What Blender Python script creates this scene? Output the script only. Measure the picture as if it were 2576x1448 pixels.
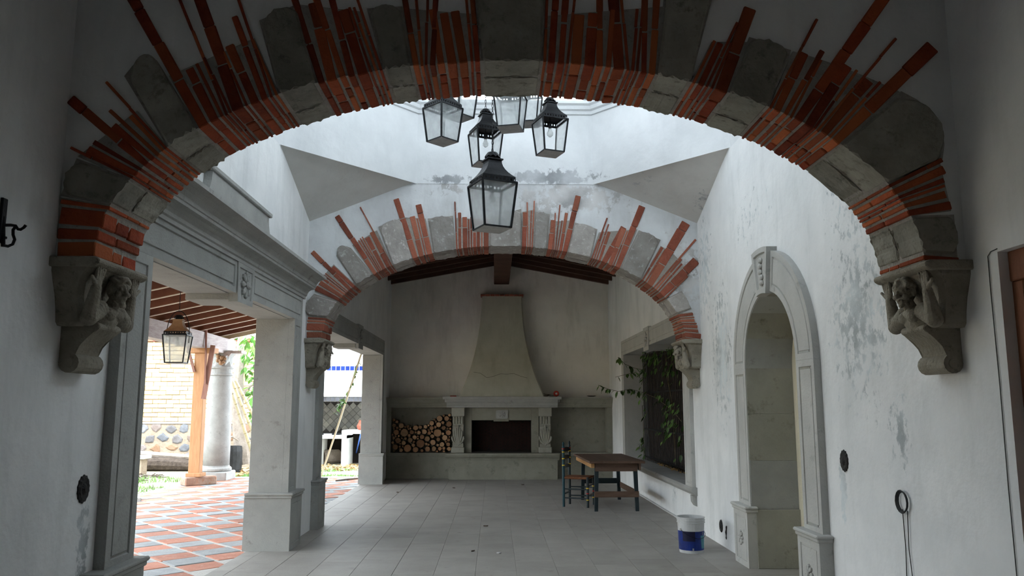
import bpy, bmesh, math, random
from mathutils import Vector, Matrix, noise
R = random.Random(7)
SC = bpy.context.scene
COL = SC.collection
for o in list(bpy.data.objects): bpy.data.objects.remove(o)

# ------------------------------------------------------------------ camera
F = 2000.0                      # focal length in pixels of the 2576 x 1448 frame
EYE = Vector((0, 0, 1.6))
PITCH = math.atan(296 / F)
YAW = math.atan(44 / F * math.cos(PITCH))
cam = bpy.data.cameras.new('camera'); camo = bpy.data.objects.new('camera', cam)
COL.objects.link(camo)
cam.sensor_width = 36; cam.lens = 36 * F / 2576; cam.clip_start = 0.05; cam.clip_end = 200
camo.location = EYE; camo.rotation_euler = (math.pi / 2 + PITCH, 0, -YAW)
SC.camera = camo
FW = Vector((math.sin(YAW) * math.cos(PITCH), math.cos(YAW) * math.cos(PITCH), math.sin(PITCH)))
RT = Vector((math.cos(YAW), -math.sin(YAW), 0)); UP = RT.cross(FW)
def P(px, py, ax, val):
    """point where the pixel's ray meets the plane axis=val"""
    d = FW * F + RT * (px - 1288) + UP * (724 - py)
    return EYE + d * ((val - EYE[ax]) / d[ax])

# ------------------------------------------------------------------ light: an overcast sky, nothing else
w = bpy.data.worlds.new('overcast_sky'); SC.world = w; w.use_nodes = True
bg = w.node_tree.nodes['Background']
bg.inputs[0].default_value = (0.82, 0.92, 1.0, 1); bg.inputs[1].default_value = 1.0
SC.view_settings.view_transform = 'Standard'; SC.view_settings.look = 'None'
SC.view_settings.gamma = 1.0; SC.view_settings.use_curve_mapping = False
SC.view_settings.exposure = 3.5

# ------------------------------------------------------------------ materials
M = {}
def nt_new(name):
    m = bpy.data.materials.new(name); m.use_nodes = True
    return m, m.node_tree, m.node_tree.nodes, m.node_tree.links, m.node_tree.nodes['Principled BSDF']
def rgb(c): return (c[0], c[1], c[2], 1)
def mat(name, c1, c2=None, scale=6, rough=.85, bump=.15, bscale=40, c3=None, c3amt=.35, rnd=0.0, stretch=None, metal=0, spec=.3, rnd2=None):
    """two colours mixed by noise, optional third in blotches, brightness varied from object to object"""
    m, nt, N, L, b = nt_new(name)
    c2 = c2 or c1
    tc = N.new('ShaderNodeTexCoord'); vec = tc.outputs['Object']
    if stretch:
        mp = N.new('ShaderNodeMapping'); mp.inputs['Scale'].default_value = stretch; L.new(vec, mp.inputs[0]); vec = mp.outputs[0]
    oi = N.new('ShaderNodeObjectInfo')
    ad = N.new('ShaderNodeVectorMath'); ad.operation = 'ADD'; L.new(vec, ad.inputs[0])
    sc = N.new('ShaderNodeVectorMath'); sc.operation = 'SCALE'; sc.inputs['Scale'].default_value = 9.0
    cmb = N.new('ShaderNodeCombineXYZ')
    if rnd: L.new(oi.outputs['Random'], cmb.inputs[0]); L.new(oi.outputs['Random'], cmb.inputs[1])
    L.new(cmb.outputs[0], sc.inputs[0]); L.new(sc.outputs[0], ad.inputs[1]); vec = ad.outputs[0]
    n1 = N.new('ShaderNodeTexNoise'); n1.inputs['Scale'].default_value = scale; n1.inputs['Detail'].default_value = 6; n1.inputs['Roughness'].default_value = .65
    L.new(vec, n1.inputs['Vector'])
    cr = N.new('ShaderNodeValToRGB'); cr.color_ramp.elements[0].position = .35; cr.color_ramp.elements[1].position = .65
    cr.color_ramp.elements[0].color = rgb(c1); cr.color_ramp.elements[1].color = rgb(c2)
    L.new(n1.outputs[0], cr.inputs[0]); col = cr.outputs[0]
    if c3:
        n2 = N.new('ShaderNodeTexNoise'); n2.inputs['Scale'].default_value = scale * 2.7; n2.inputs['Detail'].default_value = 8; n2.inputs['Roughness'].default_value = .7
        L.new(vec, n2.inputs['Vector'])
        r2 = N.new('ShaderNodeValToRGB'); r2.color_ramp.elements[0].position = 1 - c3amt - .08; r2.color_ramp.elements[1].position = 1 - c3amt + .06
        L.new(n2.outputs[0], r2.inputs[0])
        mx = N.new('ShaderNodeMix'); mx.data_type = 'RGBA'; mx.inputs[7].default_value = rgb(c3)
        L.new(r2.outputs[0], mx.inputs[0]); L.new(col, mx.inputs[6]); col = mx.outputs[2]
    if rnd2:
        mx = N.new('ShaderNodeMix'); mx.data_type = 'RGBA'; mx.inputs[7].default_value = rgb(rnd2)
        ml = N.new('ShaderNodeMath'); ml.operation = 'POWER'; ml.inputs[1].default_value = 2.0
        L.new(oi.outputs['Random'], ml.inputs[0]); L.new(ml.outputs[0], mx.inputs[0]); L.new(col, mx.inputs[6]); col = mx.outputs[2]
    if rnd:
        hs = N.new('ShaderNodeHueSaturation')
        mr = N.new('ShaderNodeMapRange'); mr.inputs[3].default_value = 1 - rnd; mr.inputs[4].default_value = 1 + rnd
        wn = N.new('ShaderNodeTexWhiteNoise'); wn.noise_dimensions = '1D'; L.new(oi.outputs['Random'], wn.inputs['W'])
        L.new(wn.outputs[0], mr.inputs[0]); L.new(mr.outputs[0], hs.inputs['Value']); L.new(col, hs.inputs['Color']); col = hs.outputs[0]
    L.new(col, b.inputs['Base Color'])
    b.inputs['Roughness'].default_value = rough; b.inputs['Metallic'].default_value = metal; b.inputs['Specular IOR Level'].default_value = spec
    if bump:
        n3 = N.new('ShaderNodeTexNoise'); n3.inputs['Scale'].default_value = bscale; n3.inputs['Detail'].default_value = 5; L.new(vec, n3.inputs['Vector'])
        bp = N.new('ShaderNodeBump'); bp.inputs['Strength'].default_value = bump; bp.inputs['Distance'].default_value = .02
        L.new(n3.outputs[0], bp.inputs['Height']); L.new(bp.outputs[0], b.inputs['Normal'])
    M[name] = m
    return m

def plaster(name, base, alt, stain=None, patches=(), patch_col=(.30, .32, .33), streak=.25, bump=.35, bscale=7):
    """lime plaster; patches = (centre, radii, amount): places where the whitewash has flaked"""
    m, nt, N, L, b = nt_new(name)
    tc = N.new('ShaderNodeTexCoord'); vec = tc.outputs['Object']
    n1 = N.new('ShaderNodeTexNoise'); n1.inputs['Scale'].default_value = 1.3; n1.inputs['Detail'].default_value = 7; n1.inputs['Roughness'].default_value = .6
    L.new(vec, n1.inputs['Vector'])
    cr = N.new('ShaderNodeValToRGB'); cr.color_ramp.elements[0].position = .38; cr.color_ramp.elements[1].position = .62
    cr.color_ramp.elements[0].color = rgb(alt); cr.color_ramp.elements[1].color = rgb(base)
    L.new(n1.outputs[0], cr.inputs[0]); col = cr.outputs[0]
    if stain:
        mp = N.new('ShaderNodeMapping'); mp.inputs['Scale'].default_value = (2.2, 2.2, .5); L.new(vec, mp.inputs[0])
        n2 = N.new('ShaderNodeTexNoise'); n2.inputs['Scale'].default_value = 1.5; n2.inputs['Detail'].default_value = 8; n2.inputs['Roughness'].default_value = .65
        L.new(mp.outputs[0], n2.inputs['Vector'])
        r2 = N.new('ShaderNodeValToRGB'); r2.color_ramp.elements[0].position = .5; r2.color_ramp.elements[1].position = .75
        r2.color_ramp.elements[1].color = (streak, streak, streak, 1)
        L.new(n2.outputs[0], r2.inputs[0])
        mx = N.new('ShaderNodeMix'); mx.data_type = 'RGBA'; mx.inputs[7].default_value = rgb(stain)
        L.new(r2.outputs[0], mx.inputs[0]); L.new(col, mx.inputs[6]); col = mx.outputs[2]
    if patches:
        mask = None
        for c, r, a in patches:
            sb = N.new('ShaderNodeVectorMath'); sb.operation = 'SUBTRACT'; sb.inputs[1].default_value = c; L.new(vec, sb.inputs[0])
            dv = N.new('ShaderNodeVectorMath'); dv.operation = 'DIVIDE'; dv.inputs[1].default_value = r; L.new(sb.outputs[0], dv.inputs[0])
            ln = N.new('ShaderNodeVectorMath'); ln.operation = 'LENGTH'; L.new(dv.outputs[0], ln.inputs[0])
            mr = N.new('ShaderNodeMapRange'); mr.inputs[1].default_value = 1.0; mr.inputs[2].default_value = .0; mr.inputs[3].default_value = 0; mr.inputs[4].default_value = a
            L.new(ln.outputs['Value'], mr.inputs[0])
            if mask is None: mask = mr.outputs[0]
            else:
                mm = N.new('ShaderNodeMath'); mm.operation = 'MAXIMUM'; L.new(mask, mm.inputs[0]); L.new(mr.outputs[0], mm.inputs[1]); mask = mm.outputs[0]
        mp = N.new('ShaderNodeMapping'); mp.inputs['Scale'].default_value = (1, 1.1, .9); L.new(vec, mp.inputs[0])
        nf = N.new('ShaderNodeTexNoise'); nf.inputs['Scale'].default_value = 11; nf.inputs['Detail'].default_value = 10; nf.inputs['Roughness'].default_value = .68; nf.inputs['Distortion'].default_value = .1
        L.new(mp.outputs[0], nf.inputs['Vector'])
        ad = N.new('ShaderNodeMath'); ad.operation = 'ADD'; L.new(nf.outputs[0], ad.inputs[0]); L.new(mask, ad.inputs[1])
        rr = N.new('ShaderNodeValToRGB'); rr.color_ramp.elements[0].position = .74; rr.color_ramp.elements[1].position = .83
        L.new(ad.outputs[0], rr.inputs[0])
        nc = N.new('ShaderNodeTexNoise'); nc.inputs['Scale'].default_value = 3; nc.inputs['Detail'].default_value = 6; L.new(vec, nc.inputs['Vector'])
        pc = N.new('ShaderNodeValToRGB'); pc.color_ramp.elements[0].position = .35; pc.color_ramp.elements[1].position = .62
        pc.color_ramp.elements[0].color = rgb(patch_col); pc.color_ramp.elements[1].color = rgb([min(1, x * 1.7) for x in patch_col])
        L.new(nc.outputs[0], pc.inputs[0])
        mx = N.new('ShaderNodeMix'); mx.data_type = 'RGBA'
        L.new(pc.outputs[0], mx.inputs[7]); L.new(rr.outputs[0], mx.inputs[0]); L.new(col, mx.inputs[6]); col = mx.outputs[2]
    L.new(col, b.inputs['Base Color']); b.inputs['Roughness'].default_value = .92; b.inputs['Specular IOR Level'].default_value = .15
    n3 = N.new('ShaderNodeTexNoise'); n3.inputs['Scale'].default_value = bscale; n3.inputs['Detail'].default_value = 4; L.new(vec, n3.inputs['Vector'])
    bp = N.new('ShaderNodeBump'); bp.inputs['Strength'].default_value = bump; bp.inputs['Distance'].default_value = .03
    L.new(n3.outputs[0], bp.inputs['Height']); L.new(bp.outputs[0], b.inputs['Normal'])
    M[name] = m
    return m

XL, XR = -2.40, 2.64            # inner faces of the long walls
XO = -2.76                      # outer face of the left wall
Y1, Y1B = 4.32, 4.82            # near arch wall
Y2, Y2B = 10.10, 10.60          # middle arch wall
YB = 18.35                      # back wall
ZD = 4.49                       # foot of the drum

W0 = (.83, .84, .84); W1 = (.74, .755, .76)
plaster('plaster_left', W0, W1, stain=(.40, .42, .42), streak=.35, patches=[((XL, 4.86, .70), (.5, .16, .80), .40), ((XL, 8.9, 4.2), (.5, 1.2, .5), .12)])
plaster('plaster_right', W0, W1, stain=(.45, .48, .47), streak=.35, patch_col=(.40, .43, .44),
        patches=[((XR, 5.7, 2.25), (.8, .95, 1.3), .37), ((XR, 5.6, 3.2), (.8, 1.0, .9), .36), ((XR, 9.2, 2.2), (.8, .75, 1.7), .39), ((XR, 9.8, 3.3), (.8, .6, 1.4), .36), ((XR, 8.0, 3.5), (.8, 1.6, .8), .24), ((XR, 6.12, .95), (.5, .14, .55), .42), ((XR, 5.2, 1.45), (.5, .24, .5), .40), ((XR, 11.9, .3), (.5, .35, .4), .34)])
plaster('plaster_arch', (.83, .84, .84), (.75, .76, .765), stain=(.5, .51, .51), streak=.3)
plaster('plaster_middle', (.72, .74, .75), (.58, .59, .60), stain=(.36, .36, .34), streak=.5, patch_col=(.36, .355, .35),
        patches=[((.95, Y2, 4.3), (1.5, .8, .50), .44), ((-.5, Y2, 4.4), (.9, .8, .30), .33), ((.6, Y2, 4.0), (.7, .8, .6), .40), ((2.45, Y2, 3.3), (.5, .8, 1.0), .42)])
plaster('plaster_drum', (.76, .78, .79), (.67, .69, .70), stain=(.48, .50, .52), streak=.3, patch_col=(.3, .31, .32),
        patches=[((.75, Y2, 4.56), (1.2, .8, .20), .52), ((-.6, Y2, 4.53), (.7, .6, .13), .42)])
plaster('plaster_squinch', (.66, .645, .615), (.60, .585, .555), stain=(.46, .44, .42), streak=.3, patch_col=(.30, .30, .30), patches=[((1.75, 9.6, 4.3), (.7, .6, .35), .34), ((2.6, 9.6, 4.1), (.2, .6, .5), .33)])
plaster('plaster_back', (.82, .795, .735), (.74, .715, .66), stain=(.42, .40, .35), streak=.5, bump=.25)
plaster('plaster_hood', (.47, .465, .385), (.40, .395, .32), stain=(.28, .27, .21), streak=.6, bump=.25)
plaster('plaster_niche', (.74, .68, .52), (.66, .61, .47))
plaster('whitewash', (.85, .85, .83), (.75, .75, .74), stain=(.5, .5, .48))
mat('cantera', (.31, .315, .30), (.38, .38, .36), scale=2.5, bump=.25, bscale=60, c3=(.20, .20, .19), c3amt=.33, rough=.9)
mat('cantera_part', (.31, .315, .30), (.375, .38, .36), scale=2.5, bump=.25, bscale=60, c3=(.22, .22, .20), c3amt=.33, rough=.9, rnd=.10)
mat('cantera_pale', (.43, .43, .41), (.50, .50, .475), scale=2.5, bump=.2, bscale=60, c3=(.28, .28, .26), c3amt=.32, rough=.9)
mat('cantera_green', (.285, .28, .24), (.35, .345, .295), scale=2.0, bump=.25, bscale=50, c3=(.17, .17, .135), c3amt=.35, rough=.9)
mat('cantera_hearth', (.215, .212, .172), (.275, .27, .225), scale=2.2, bump=.25, bscale=50, c3=(.15, .147, .118), c3amt=.35, rough=.9)
mat('cantera_dark', (.19, .187, .16), (.28, .273, .235), scale=3, bump=.5, bscale=35, c3=(.12, .117, .10), c3amt=.38, rough=.95)
mat('column_stone', (.27, .27, .26), (.35, .35, .34), scale=4, bump=.3, bscale=45, c3=(.20, .20, .19), c3amt=.34, rough=.9)
mat('carved_stone', (.225, .205, .165), (.32, .295, .24), scale=7, bump=.5, bscale=60, c3=(.13, .118, .095), c3amt=.36, rough=.95)
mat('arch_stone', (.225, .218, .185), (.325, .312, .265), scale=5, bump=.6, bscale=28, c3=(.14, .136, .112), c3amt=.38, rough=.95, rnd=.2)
mat('arch_stone_grey', (.27, .25, .23), (.37, .35, .325), scale=5, bump=.6, bscale=28, c3=(.62, .61, .60), c3amt=.36, rough=.95, rnd=.18)
mat('mortar', (.28, .26, .235), (.37, .345, .31), scale=9, bump=.7, bscale=45, c3=(.18, .165, .14), c3amt=.35, rough=.97)
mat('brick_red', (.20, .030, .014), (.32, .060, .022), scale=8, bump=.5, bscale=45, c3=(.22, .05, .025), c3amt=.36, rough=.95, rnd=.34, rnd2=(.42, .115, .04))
mat('brick_red_far', (.20, .056, .036), (.29, .088, .055), scale=8, bump=.5, bscale=45, c3=(.25, .12, .09), c3amt=.36, rough=.95, rnd=.28, rnd2=(.36, .13, .08))
mat('floor_slab', (.295, .278, .252), (.36, .342, .312), scale=1.6, bump=.12, bscale=50, c3=(.235, .222, .198), c3amt=.33, rough=.62, rnd=.055, spec=.4)
mat('floor_joint', (.16, .155, .145), (.24, .235, .22), scale=8)
mat('paver_red', (.36, .135, .085), (.44, .195, .13), scale=5, bump=.3, bscale=40, c3=(.45, .33, .27), c3amt=.36, rough=.8, rnd=.16)
mat('paver_grey', (.25, .26, .265), (.34, .35, .355), scale=5, bump=.4, bscale=40, c3=(.20, .205, .21), c3amt=.34, rough=.8, rnd=.14)
mat('paver_joint', (.44, .42, .39), (.52, .50, .465), scale=6, bump=.4)
mat('wood_dark', (.050, .024, .017), (.085, .042, .028), scale=3, stretch=(1, 1, 1), bump=.2, bscale=30, rough=.75, rnd=.2)
mat('wood_porch', (.115, .042, .024), (.17, .065, .035), scale=4, bump=.2, bscale=30, rough=.7, rnd=.25)
mat('wood_porch_lit_edge', (.44, .36, .30), (.54, .46, .39), scale=5, bump=.2, rough=.8, rnd=.15)  # light caught by the rafters' lower edges, put into the colour
mat('wood_weathered', (.34, .29, .28), (.46, .41, .40), scale=3, stretch=(6, 1, 6), bump=.5, bscale=14, c3=(.20, .16, .15), c3amt=.34, rough=.9)
mat('wood_new', (.40, .20, .095), (.48, .26, .13), scale=3, stretch=(7, 7, 1), bump=.2, bscale=20, c3=(.38, .18, .09), c3amt=.3, rough=.75)
mat('wood_plank', (.22, .10, .075), (.30, .16, .125), scale=3, stretch=(7, 7, 1), bump=.3, bscale=20, rough=.8)
mat('wood_block', (.30, .19, .14), (.44, .30, .23), scale=5, bump=.5, bscale=20, c3=(.40, .16, .07), c3amt=.38, rough=.9)
mat('wood_table', (.105, .062, .042), (.155, .098, .070), scale=3, stretch=(1, 6, 6), bump=.2, bscale=20, c3=(.08, .045, .03), c3amt=.33, rough=.6, rnd=.1)
mat('wood_table_pale', (.36, .19, .075), (.46, .26, .11), scale=3, stretch=(1, 6, 6), bump=.2, rough=.65)
mat('wood_door', (.20, .075, .04), (.28, .115, .06), scale=3, stretch=(6, 6, 1), bump=.3, rough=.6)
mat('paint_dark', (.010, .020, .026), (.020, .034, .040), scale=6, rough=.4, bump=.05)
mat('paint_teal', (.012, .055, .075), (.02, .07, .09), scale=6, rough=.4, bump=.05)
mat('paint_yellow', (.65, .45, .02), (.7, .5, .04), rough=.5, bump=0)
mat('paint_red', (.45, .02, .02), rough=.5, bump=0)
mat('rush', (.16, .06, .03), (.25, .11, .05), scale=30, bump=.5, bscale=90, rough=.8)
mat('iron', (.006, .007, .009), (.014, .015, .017), scale=9, rough=.5, bump=.2, metal=.5)
mat('iron_rusty', (.22, .12, .06), (.30, .18, .10), scale=7, rough=.7, bump=.2)
mat('iron_wall', (.012, .012, .013), (.03, .03, .03), scale=9, rough=.6, bump=.3)
mat('lead', (.30, .30, .29), (.40, .40, .39), scale=14, rough=.6, bump=.3)
mat('bark', (.05, .036, .028), (.10, .075, .058), scale=12, bump=.9, bscale=30, rough=.95, rnd=.25)
mat('cut_wood', (.24, .125, .065), (.32, .175, .095), scale=8, rough=.85, rnd=.34, bump=.2, rnd2=(.40, .26, .15))
mat('trunk', (.22, .18, .15), (.33, .28, .24), scale=6, bump=.7, bscale=20, rough=.95)
mat('bamboo', (.44, .38, .24), (.54, .48, .33), scale=4, rough=.5, bump=.1)
mat('bamboo_node', (.30, .24, .15), rough=.6)
mat('leaf_dark', (.030, .075, .016), (.055, .115, .026), scale=9, rough=.5, bump=0, rnd=.45, rnd2=(.12, .22, .05))
mat('leaf_light', (.06, .18, .035), (.11, .27, .055), scale=9, rough=.45, bump=0, rnd=.4, rnd2=(.20, .36, .075))
mat('leaf_dead', (.34, .21, .09), (.46, .30, .13), scale=9, rough=.8, bump=0, rnd=.35, rnd2=(.70, .50, .10))
mat('vine_stem', (.07, .06, .035), (.12, .10, .06), rough=.9, bump=.2)
mat('grass', (.12, .27, .06), (.20, .36, .10), scale=6, rough=.8, bump=0)
mat('earth', (.26, .22, .17), (.36, .31, .25), scale=3, bump=.8, bscale=14, c3=(.20, .28, .09), c3amt=.42, rough=1)
mat('adobe', (.50, .36, .19), (.58, .44, .26), scale=8, bump=.5, bscale=30, rough=.95, rnd=.12, rnd2=(.60, .47, .29))
mat('adobe_joint', (.27, .185, .095), (.37, .265, .145), scale=10, bump=.6, rough=1)
mat('rubble_joint', (.27, .21, .155), (.36, .29, .22), scale=8, bump=.7, bscale=25, rough=1)
mat('rubble', (.12, .125, .14), (.20, .21, .225), scale=6, bump=.5, bscale=25, rough=.95, rnd=.2, rnd2=(.30, .17, .095))
mat('black_rubber', (.012, .012, .013), (.025, .025, .027), rough=.6, bump=.2)
mat('tile_blue', (.006, .02, .15), (.012, .035, .20), rough=.25, bump=0, rnd=.25)
mat('tile_slate', (.05, .05, .06), (.08, .08, .09), rough=.5, bump=.1, rnd=.2)
mat('tile_soot', (.05, .048, .044), (.12, .11, .09), scale=1.2, rough=.8, bump=.1, rnd=.2)
mat('soot', (.008, .007, .006), (.018, .014, .012), scale=4, rough=.95)
mat('fire_brick', (.011, .006, .0055), (.020, .009, .008), scale=6, rough=.95, rnd=.35)
mat('plastic_white', (.52, .53, .53), (.62, .63, .63), scale=5, rough=.45, bump=0)
mat('label_blue', (.010, .022, .13), (.012, .04, .26), scale=4, rough=.35, bump=0)
mat('label_navy', (.010, .010, .035), (.015, .018, .06), scale=4, rough=.35, bump=0)
mat('label_teal', (.05, .22, .28), (.08, .28, .33), rough=.35, bump=0)
mat('label_grey', (.35, .36, .38), rough=.4, bump=0)
mat('clay_red', (.34, .03, .02), (.42, .05, .03), rough=.4, bump=0)
mat('cable', (.02, .022, .024), rough=.5, bump=0)
mat('pvc', (.55, .55, .55), rough=.5, bump=0)
mat('blue_pole', (.05, .14, .5), rough=.5, bump=0)
def glass_dirty():
    m, nt, N, L, b = nt_new('lantern_glass')
    out = N['Material Output']
    tc = N.new('ShaderNodeTexCoord'); n1 = N.new('ShaderNodeTexNoise'); n1.inputs['Scale'].default_value = 9; n1.inputs['Detail'].default_value = 7
    L.new(tc.outputs['Object'], n1.inputs['Vector'])
    mr = N.new('ShaderNodeMapRange'); mr.inputs[1].default_value = .3; mr.inputs[2].default_value = .7; mr.inputs[3].default_value = .42; mr.inputs[4].default_value = .66
    L.new(n1.outputs[0], mr.inputs[0])
    tr = N.new('ShaderNodeBsdfTransparent'); tl = N.new('ShaderNodeBsdfTranslucent'); df = N.new('ShaderNodeBsdfDiffuse')
    tl.inputs[0].default_value = (.74, .77, .77, 1); df.inputs[0].default_value = (.52, .55, .55, 1)
    a = N.new('ShaderNodeMixShader'); a.inputs[0].default_value = .45; L.new(tl.outputs[0], a.inputs[1]); L.new(df.outputs[0], a.inputs[2])
    c = N.new('ShaderNodeMixShader'); L.new(mr.outputs[0], c.inputs[0]); L.new(tr.outputs[0], c.inputs[1]); L.new(a.outputs[0], c.inputs[2])
    L.new(c.outputs[0], out.inputs['Surface']); M['lantern_glass'] = m
glass_dirty()
def bulb_glass():
    m, nt, N, L, b = nt_new('bulb_glass')
    b.inputs['Base Color'].default_value = (.7, .72, .7, 1); b.inputs['Roughness'].default_value = .2; b.inputs['Alpha'].default_value = .45
    M['bulb_glass'] = m
bulb_glass()

# ------------------------------------------------------------------ mesh helpers
def root_loc(o):
    v = Vector((0, 0, 0))
    while o is not None: v += o.location; o = o.parent
    return v
def link(name, me, parent=None):
    o = bpy.data.objects.new(name, me); COL.objects.link(o)
    if parent: o.parent = parent
    return o
def tag(o, label=None, cat=None, group=None, kind=None):
    if label: o['label'] = label
    if cat: o['category'] = cat
    if group: o['group'] = group
    if kind: o['kind'] = kind
    return o
def thing(name, label, cat, loc=(0, 0, 0), rz=0, group=None):
    o = bpy.data.objects.new(name, None); COL.objects.link(o); o.empty_display_size = .1
    o.location = loc; o.rotation_euler = (0, 0, rz)
    return tag(o, label, cat, group)
class MB:
    """collects shapes into one mesh"""
    def __init__(s): s.bm = bmesh.new(); s.mi = 0
    def face(s, pts):
        vs = [s.bm.verts.new(p) for p in pts]; f = s.bm.faces.new(vs); f.material_index = s.mi; return f
    def loops(s, rings, cap0=True, cap1=True, closed=True):
        rr = [[s.bm.verts.new(p) for p in r] for r in rings]
        fs = []
        for a, b in zip(rr, rr[1:]):
            n = len(a)
            for i in range(n if closed else n - 1):
                j = (i + 1) % n
                try: fs.append(s.bm.faces.new((a[i], a[j], b[j], b[i])))
                except ValueError: pass
        if cap0: fs.append(s.bm.faces.new(list(reversed(rr[0]))))
        if cap1: fs.append(s.bm.faces.new(rr[-1]))
        for f in fs: f.material_index = s.mi
        return s
    def box(s, a, b, bev=0, rot=None, piv=None):
        x0, y0, z0 = a; x1, y1, z1 = b
        pts = [Vector(p) for p in ((x0, y0, z0), (x1, y0, z0), (x1, y1, z0), (x0, y1, z0), (x0, y0, z1), (x1, y0, z1), (x1, y1, z1), (x0, y1, z1))]
        if rot is not None:
            pv = Vector(piv) if piv is not None else (Vector(a) + Vector(b)) / 2
            pts = [rot @ (p - pv) + pv for p in pts]
        vs = [s.bm.verts.new(p) for p in pts]
        fs = [s.bm.faces.new([vs[i] for i in q]) for q in ((3, 2, 1, 0), (4, 5, 6, 7), (0, 1, 5, 4), (1, 2, 6, 5), (2, 3, 7, 6), (3, 0, 4, 7))]
        for f in fs: f.material_index = s.mi
        if bev:
            es = list({e for f in fs for e in f.edges})
            r = bmesh.ops.bevel(s.bm, geom=es, offset=bev, segments=1, affect='EDGES', profile=.5)
            for f in r['faces']: f.material_index = s.mi
        return s
    def prism(s, poly, fn, w0, w1, bev=0):
        """poly = 2-D outline, fn(u, v, w) -> point, extruded from w0 to w1"""
        a = [s.bm.verts.new(fn(u, v, w0)) for u, v in poly]; b = [s.bm.verts.new(fn(u, v, w1)) for u, v in poly]
        n = len(poly)
        fs = [s.bm.faces.new(list(reversed(a))), s.bm.faces.new(b)]
        fs += [s.bm.faces.new((a[i], a[(i + 1) % n], b[(i + 1) % n], b[i])) for i in range(n)]
        for f in fs: f.material_index = s.mi
        if bev:
            es = list({e for f in fs for e in f.edges})
            r = bmesh.ops.bevel(s.bm, geom=es, offset=bev, segments=1, affect='EDGES', profile=.5)
            for f in r['faces']: f.material_index = s.mi
        return s
    def tube(s, pts, r, n=6, cap=True):
        pts = [Vector(p) for p in pts]; rr = r if isinstance(r, (list, tuple)) else [r] * len(pts)
        rings = []; prev = None
        for i, p in enumerate(pts):
            t = (pts[min(i + 1, len(pts) - 1)] - pts[max(i - 1, 0)]).normalized()
            u = prev - t * prev.dot(t) if prev is not None else t.orthogonal()
            if u.length < 1e-5: u = t.orthogonal()
            u.normalize(); v = t.cross(u); prev = u
            rings.append([p + (u * math.cos(2 * math.pi * k / n) + v * math.sin(2 * math.pi * k / n)) * rr[i] for k in range(n)])
        return s.loops(rings, cap, cap)
    def lathe(s, prof, c=(0, 0, 0), n=16, cap0=True, cap1=True):
        return s.loops([[(c[0] + r * math.cos(2 * math.pi * k / n), c[1] + r * math.sin(2 * math.pi * k / n), c[2] + z) for k in range(n)] for r, z in prof], cap0, cap1)
    def ball(s, c, r, seg=10, rings=7, sx=(1, 1, 1), rot=None):
        m = Matrix.Translation(c) @ (rot.to_4x4() if rot is not None else Matrix()) @ Matrix.Diagonal((r * sx[0], r * sx[1], r * sx[2], 1))
        d = bmesh.ops.create_uvsphere(s.bm, u_segments=seg, v_segments=rings, radius=1, matrix=m)
        for v in d['verts']:
            for f in v.link_faces: f.material_index = s.mi
        return s
    def panel(s, poly, fn, h, inset=.06, groove=.012, depth=.012, back=0.0, raise_=.003):
        """slab with an incised panel: outline, flat border, groove, field"""
        n = len(poly)
        area = sum(poly[i][0] * poly[(i + 1) % n][1] - poly[(i + 1) % n][0] * poly[i][1] for i in range(n))
        if area < 0: poly = list(reversed(poly))
        def off(d):
            out = []
            for i in range(n):
                p0 = Vector(poly[i - 1]); p1 = Vector(poly[i]); p2 = Vector(poly[(i + 1) % n])
                a = (p1 - p0).normalized(); b = (p2 - p1).normalized()
                na = Vector((-a.y, a.x)); nb = Vector((-b.y, b.x)); bi = na + nb
                if bi.length < 1e-6: bi = na
                bi.normalize(); k = d / max(.35, bi.dot(na)); out.append(p1 + bi * k)
            return out
        R0 = [fn(u, v, back) for u, v in poly]; R1 = [fn(u, v, h) for u, v in poly]
        seq = [R0, R1]
        for d, hh in ((inset, h), (inset + groove * .5, h - depth), (inset + groove * 1.6, h - depth), (inset + groove * 2, h - raise_)):
            seq.append([fn(q[0], q[1], hh) for q in off(d)])
        return s.loops(seq)
    def build(s, name, m, parent=None, smooth=False, base=False, local=False, recalc=True):
        if recalc: bmesh.ops.recalc_face_normals(s.bm, faces=s.bm.faces[:])
        off = Vector((0, 0, 0))
        if parent is not None and not local: off = root_loc(parent)
        elif base:
            lo = Vector([min(v.co[i] for v in s.bm.verts) for i in range(3)]); hi = Vector([max(v.co[i] for v in s.bm.verts) for i in range(3)])
            off = Vector(((lo.x + hi.x) / 2, (lo.y + hi.y) / 2, lo.z))
        if off.length: bmesh.ops.translate(s.bm, verts=s.bm.verts[:], vec=-off)
        me = bpy.data.meshes.new(name); s.bm.to_mesh(me); s.bm.free()
        for x in (m if isinstance(m, (list, tuple)) else [m]): me.materials.append(M[x])
        if smooth:
            for p in me.polygons: p.use_smooth = True
        o = link(name, me, parent)
        if base and parent is None: o.location = off
        return o
def copy_part(o, parent, loc=None, rot=None, scale=None):
    c = o.copy(); COL.objects.link(c); c.parent = parent
    if loc is not None: c.location = loc
    if rot is not None: c.rotation_euler = rot
    if scale is not None: c.scale = scale
    return c
def copy_tree(o, parent=None):
    c = o.copy(); COL.objects.link(c); c.parent = parent
    for ch in list(o.children): copy_tree(ch, c)
    return c
def left_face(x0): return lambda u, v, wd: Vector((x0 + wd, u, v))      # on the left wall, outward = into the room
def right_face(x0): return lambda u, v, wd: Vector((x0 - wd, u, v))
def front_face(y0): return lambda u, v, wd: Vector((u, y0 - wd, v))     # on a wall that faces the camera
def struct(o): o['kind'] = 'structure'; return o
def ji(a): return R.uniform(-a, a)
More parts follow.
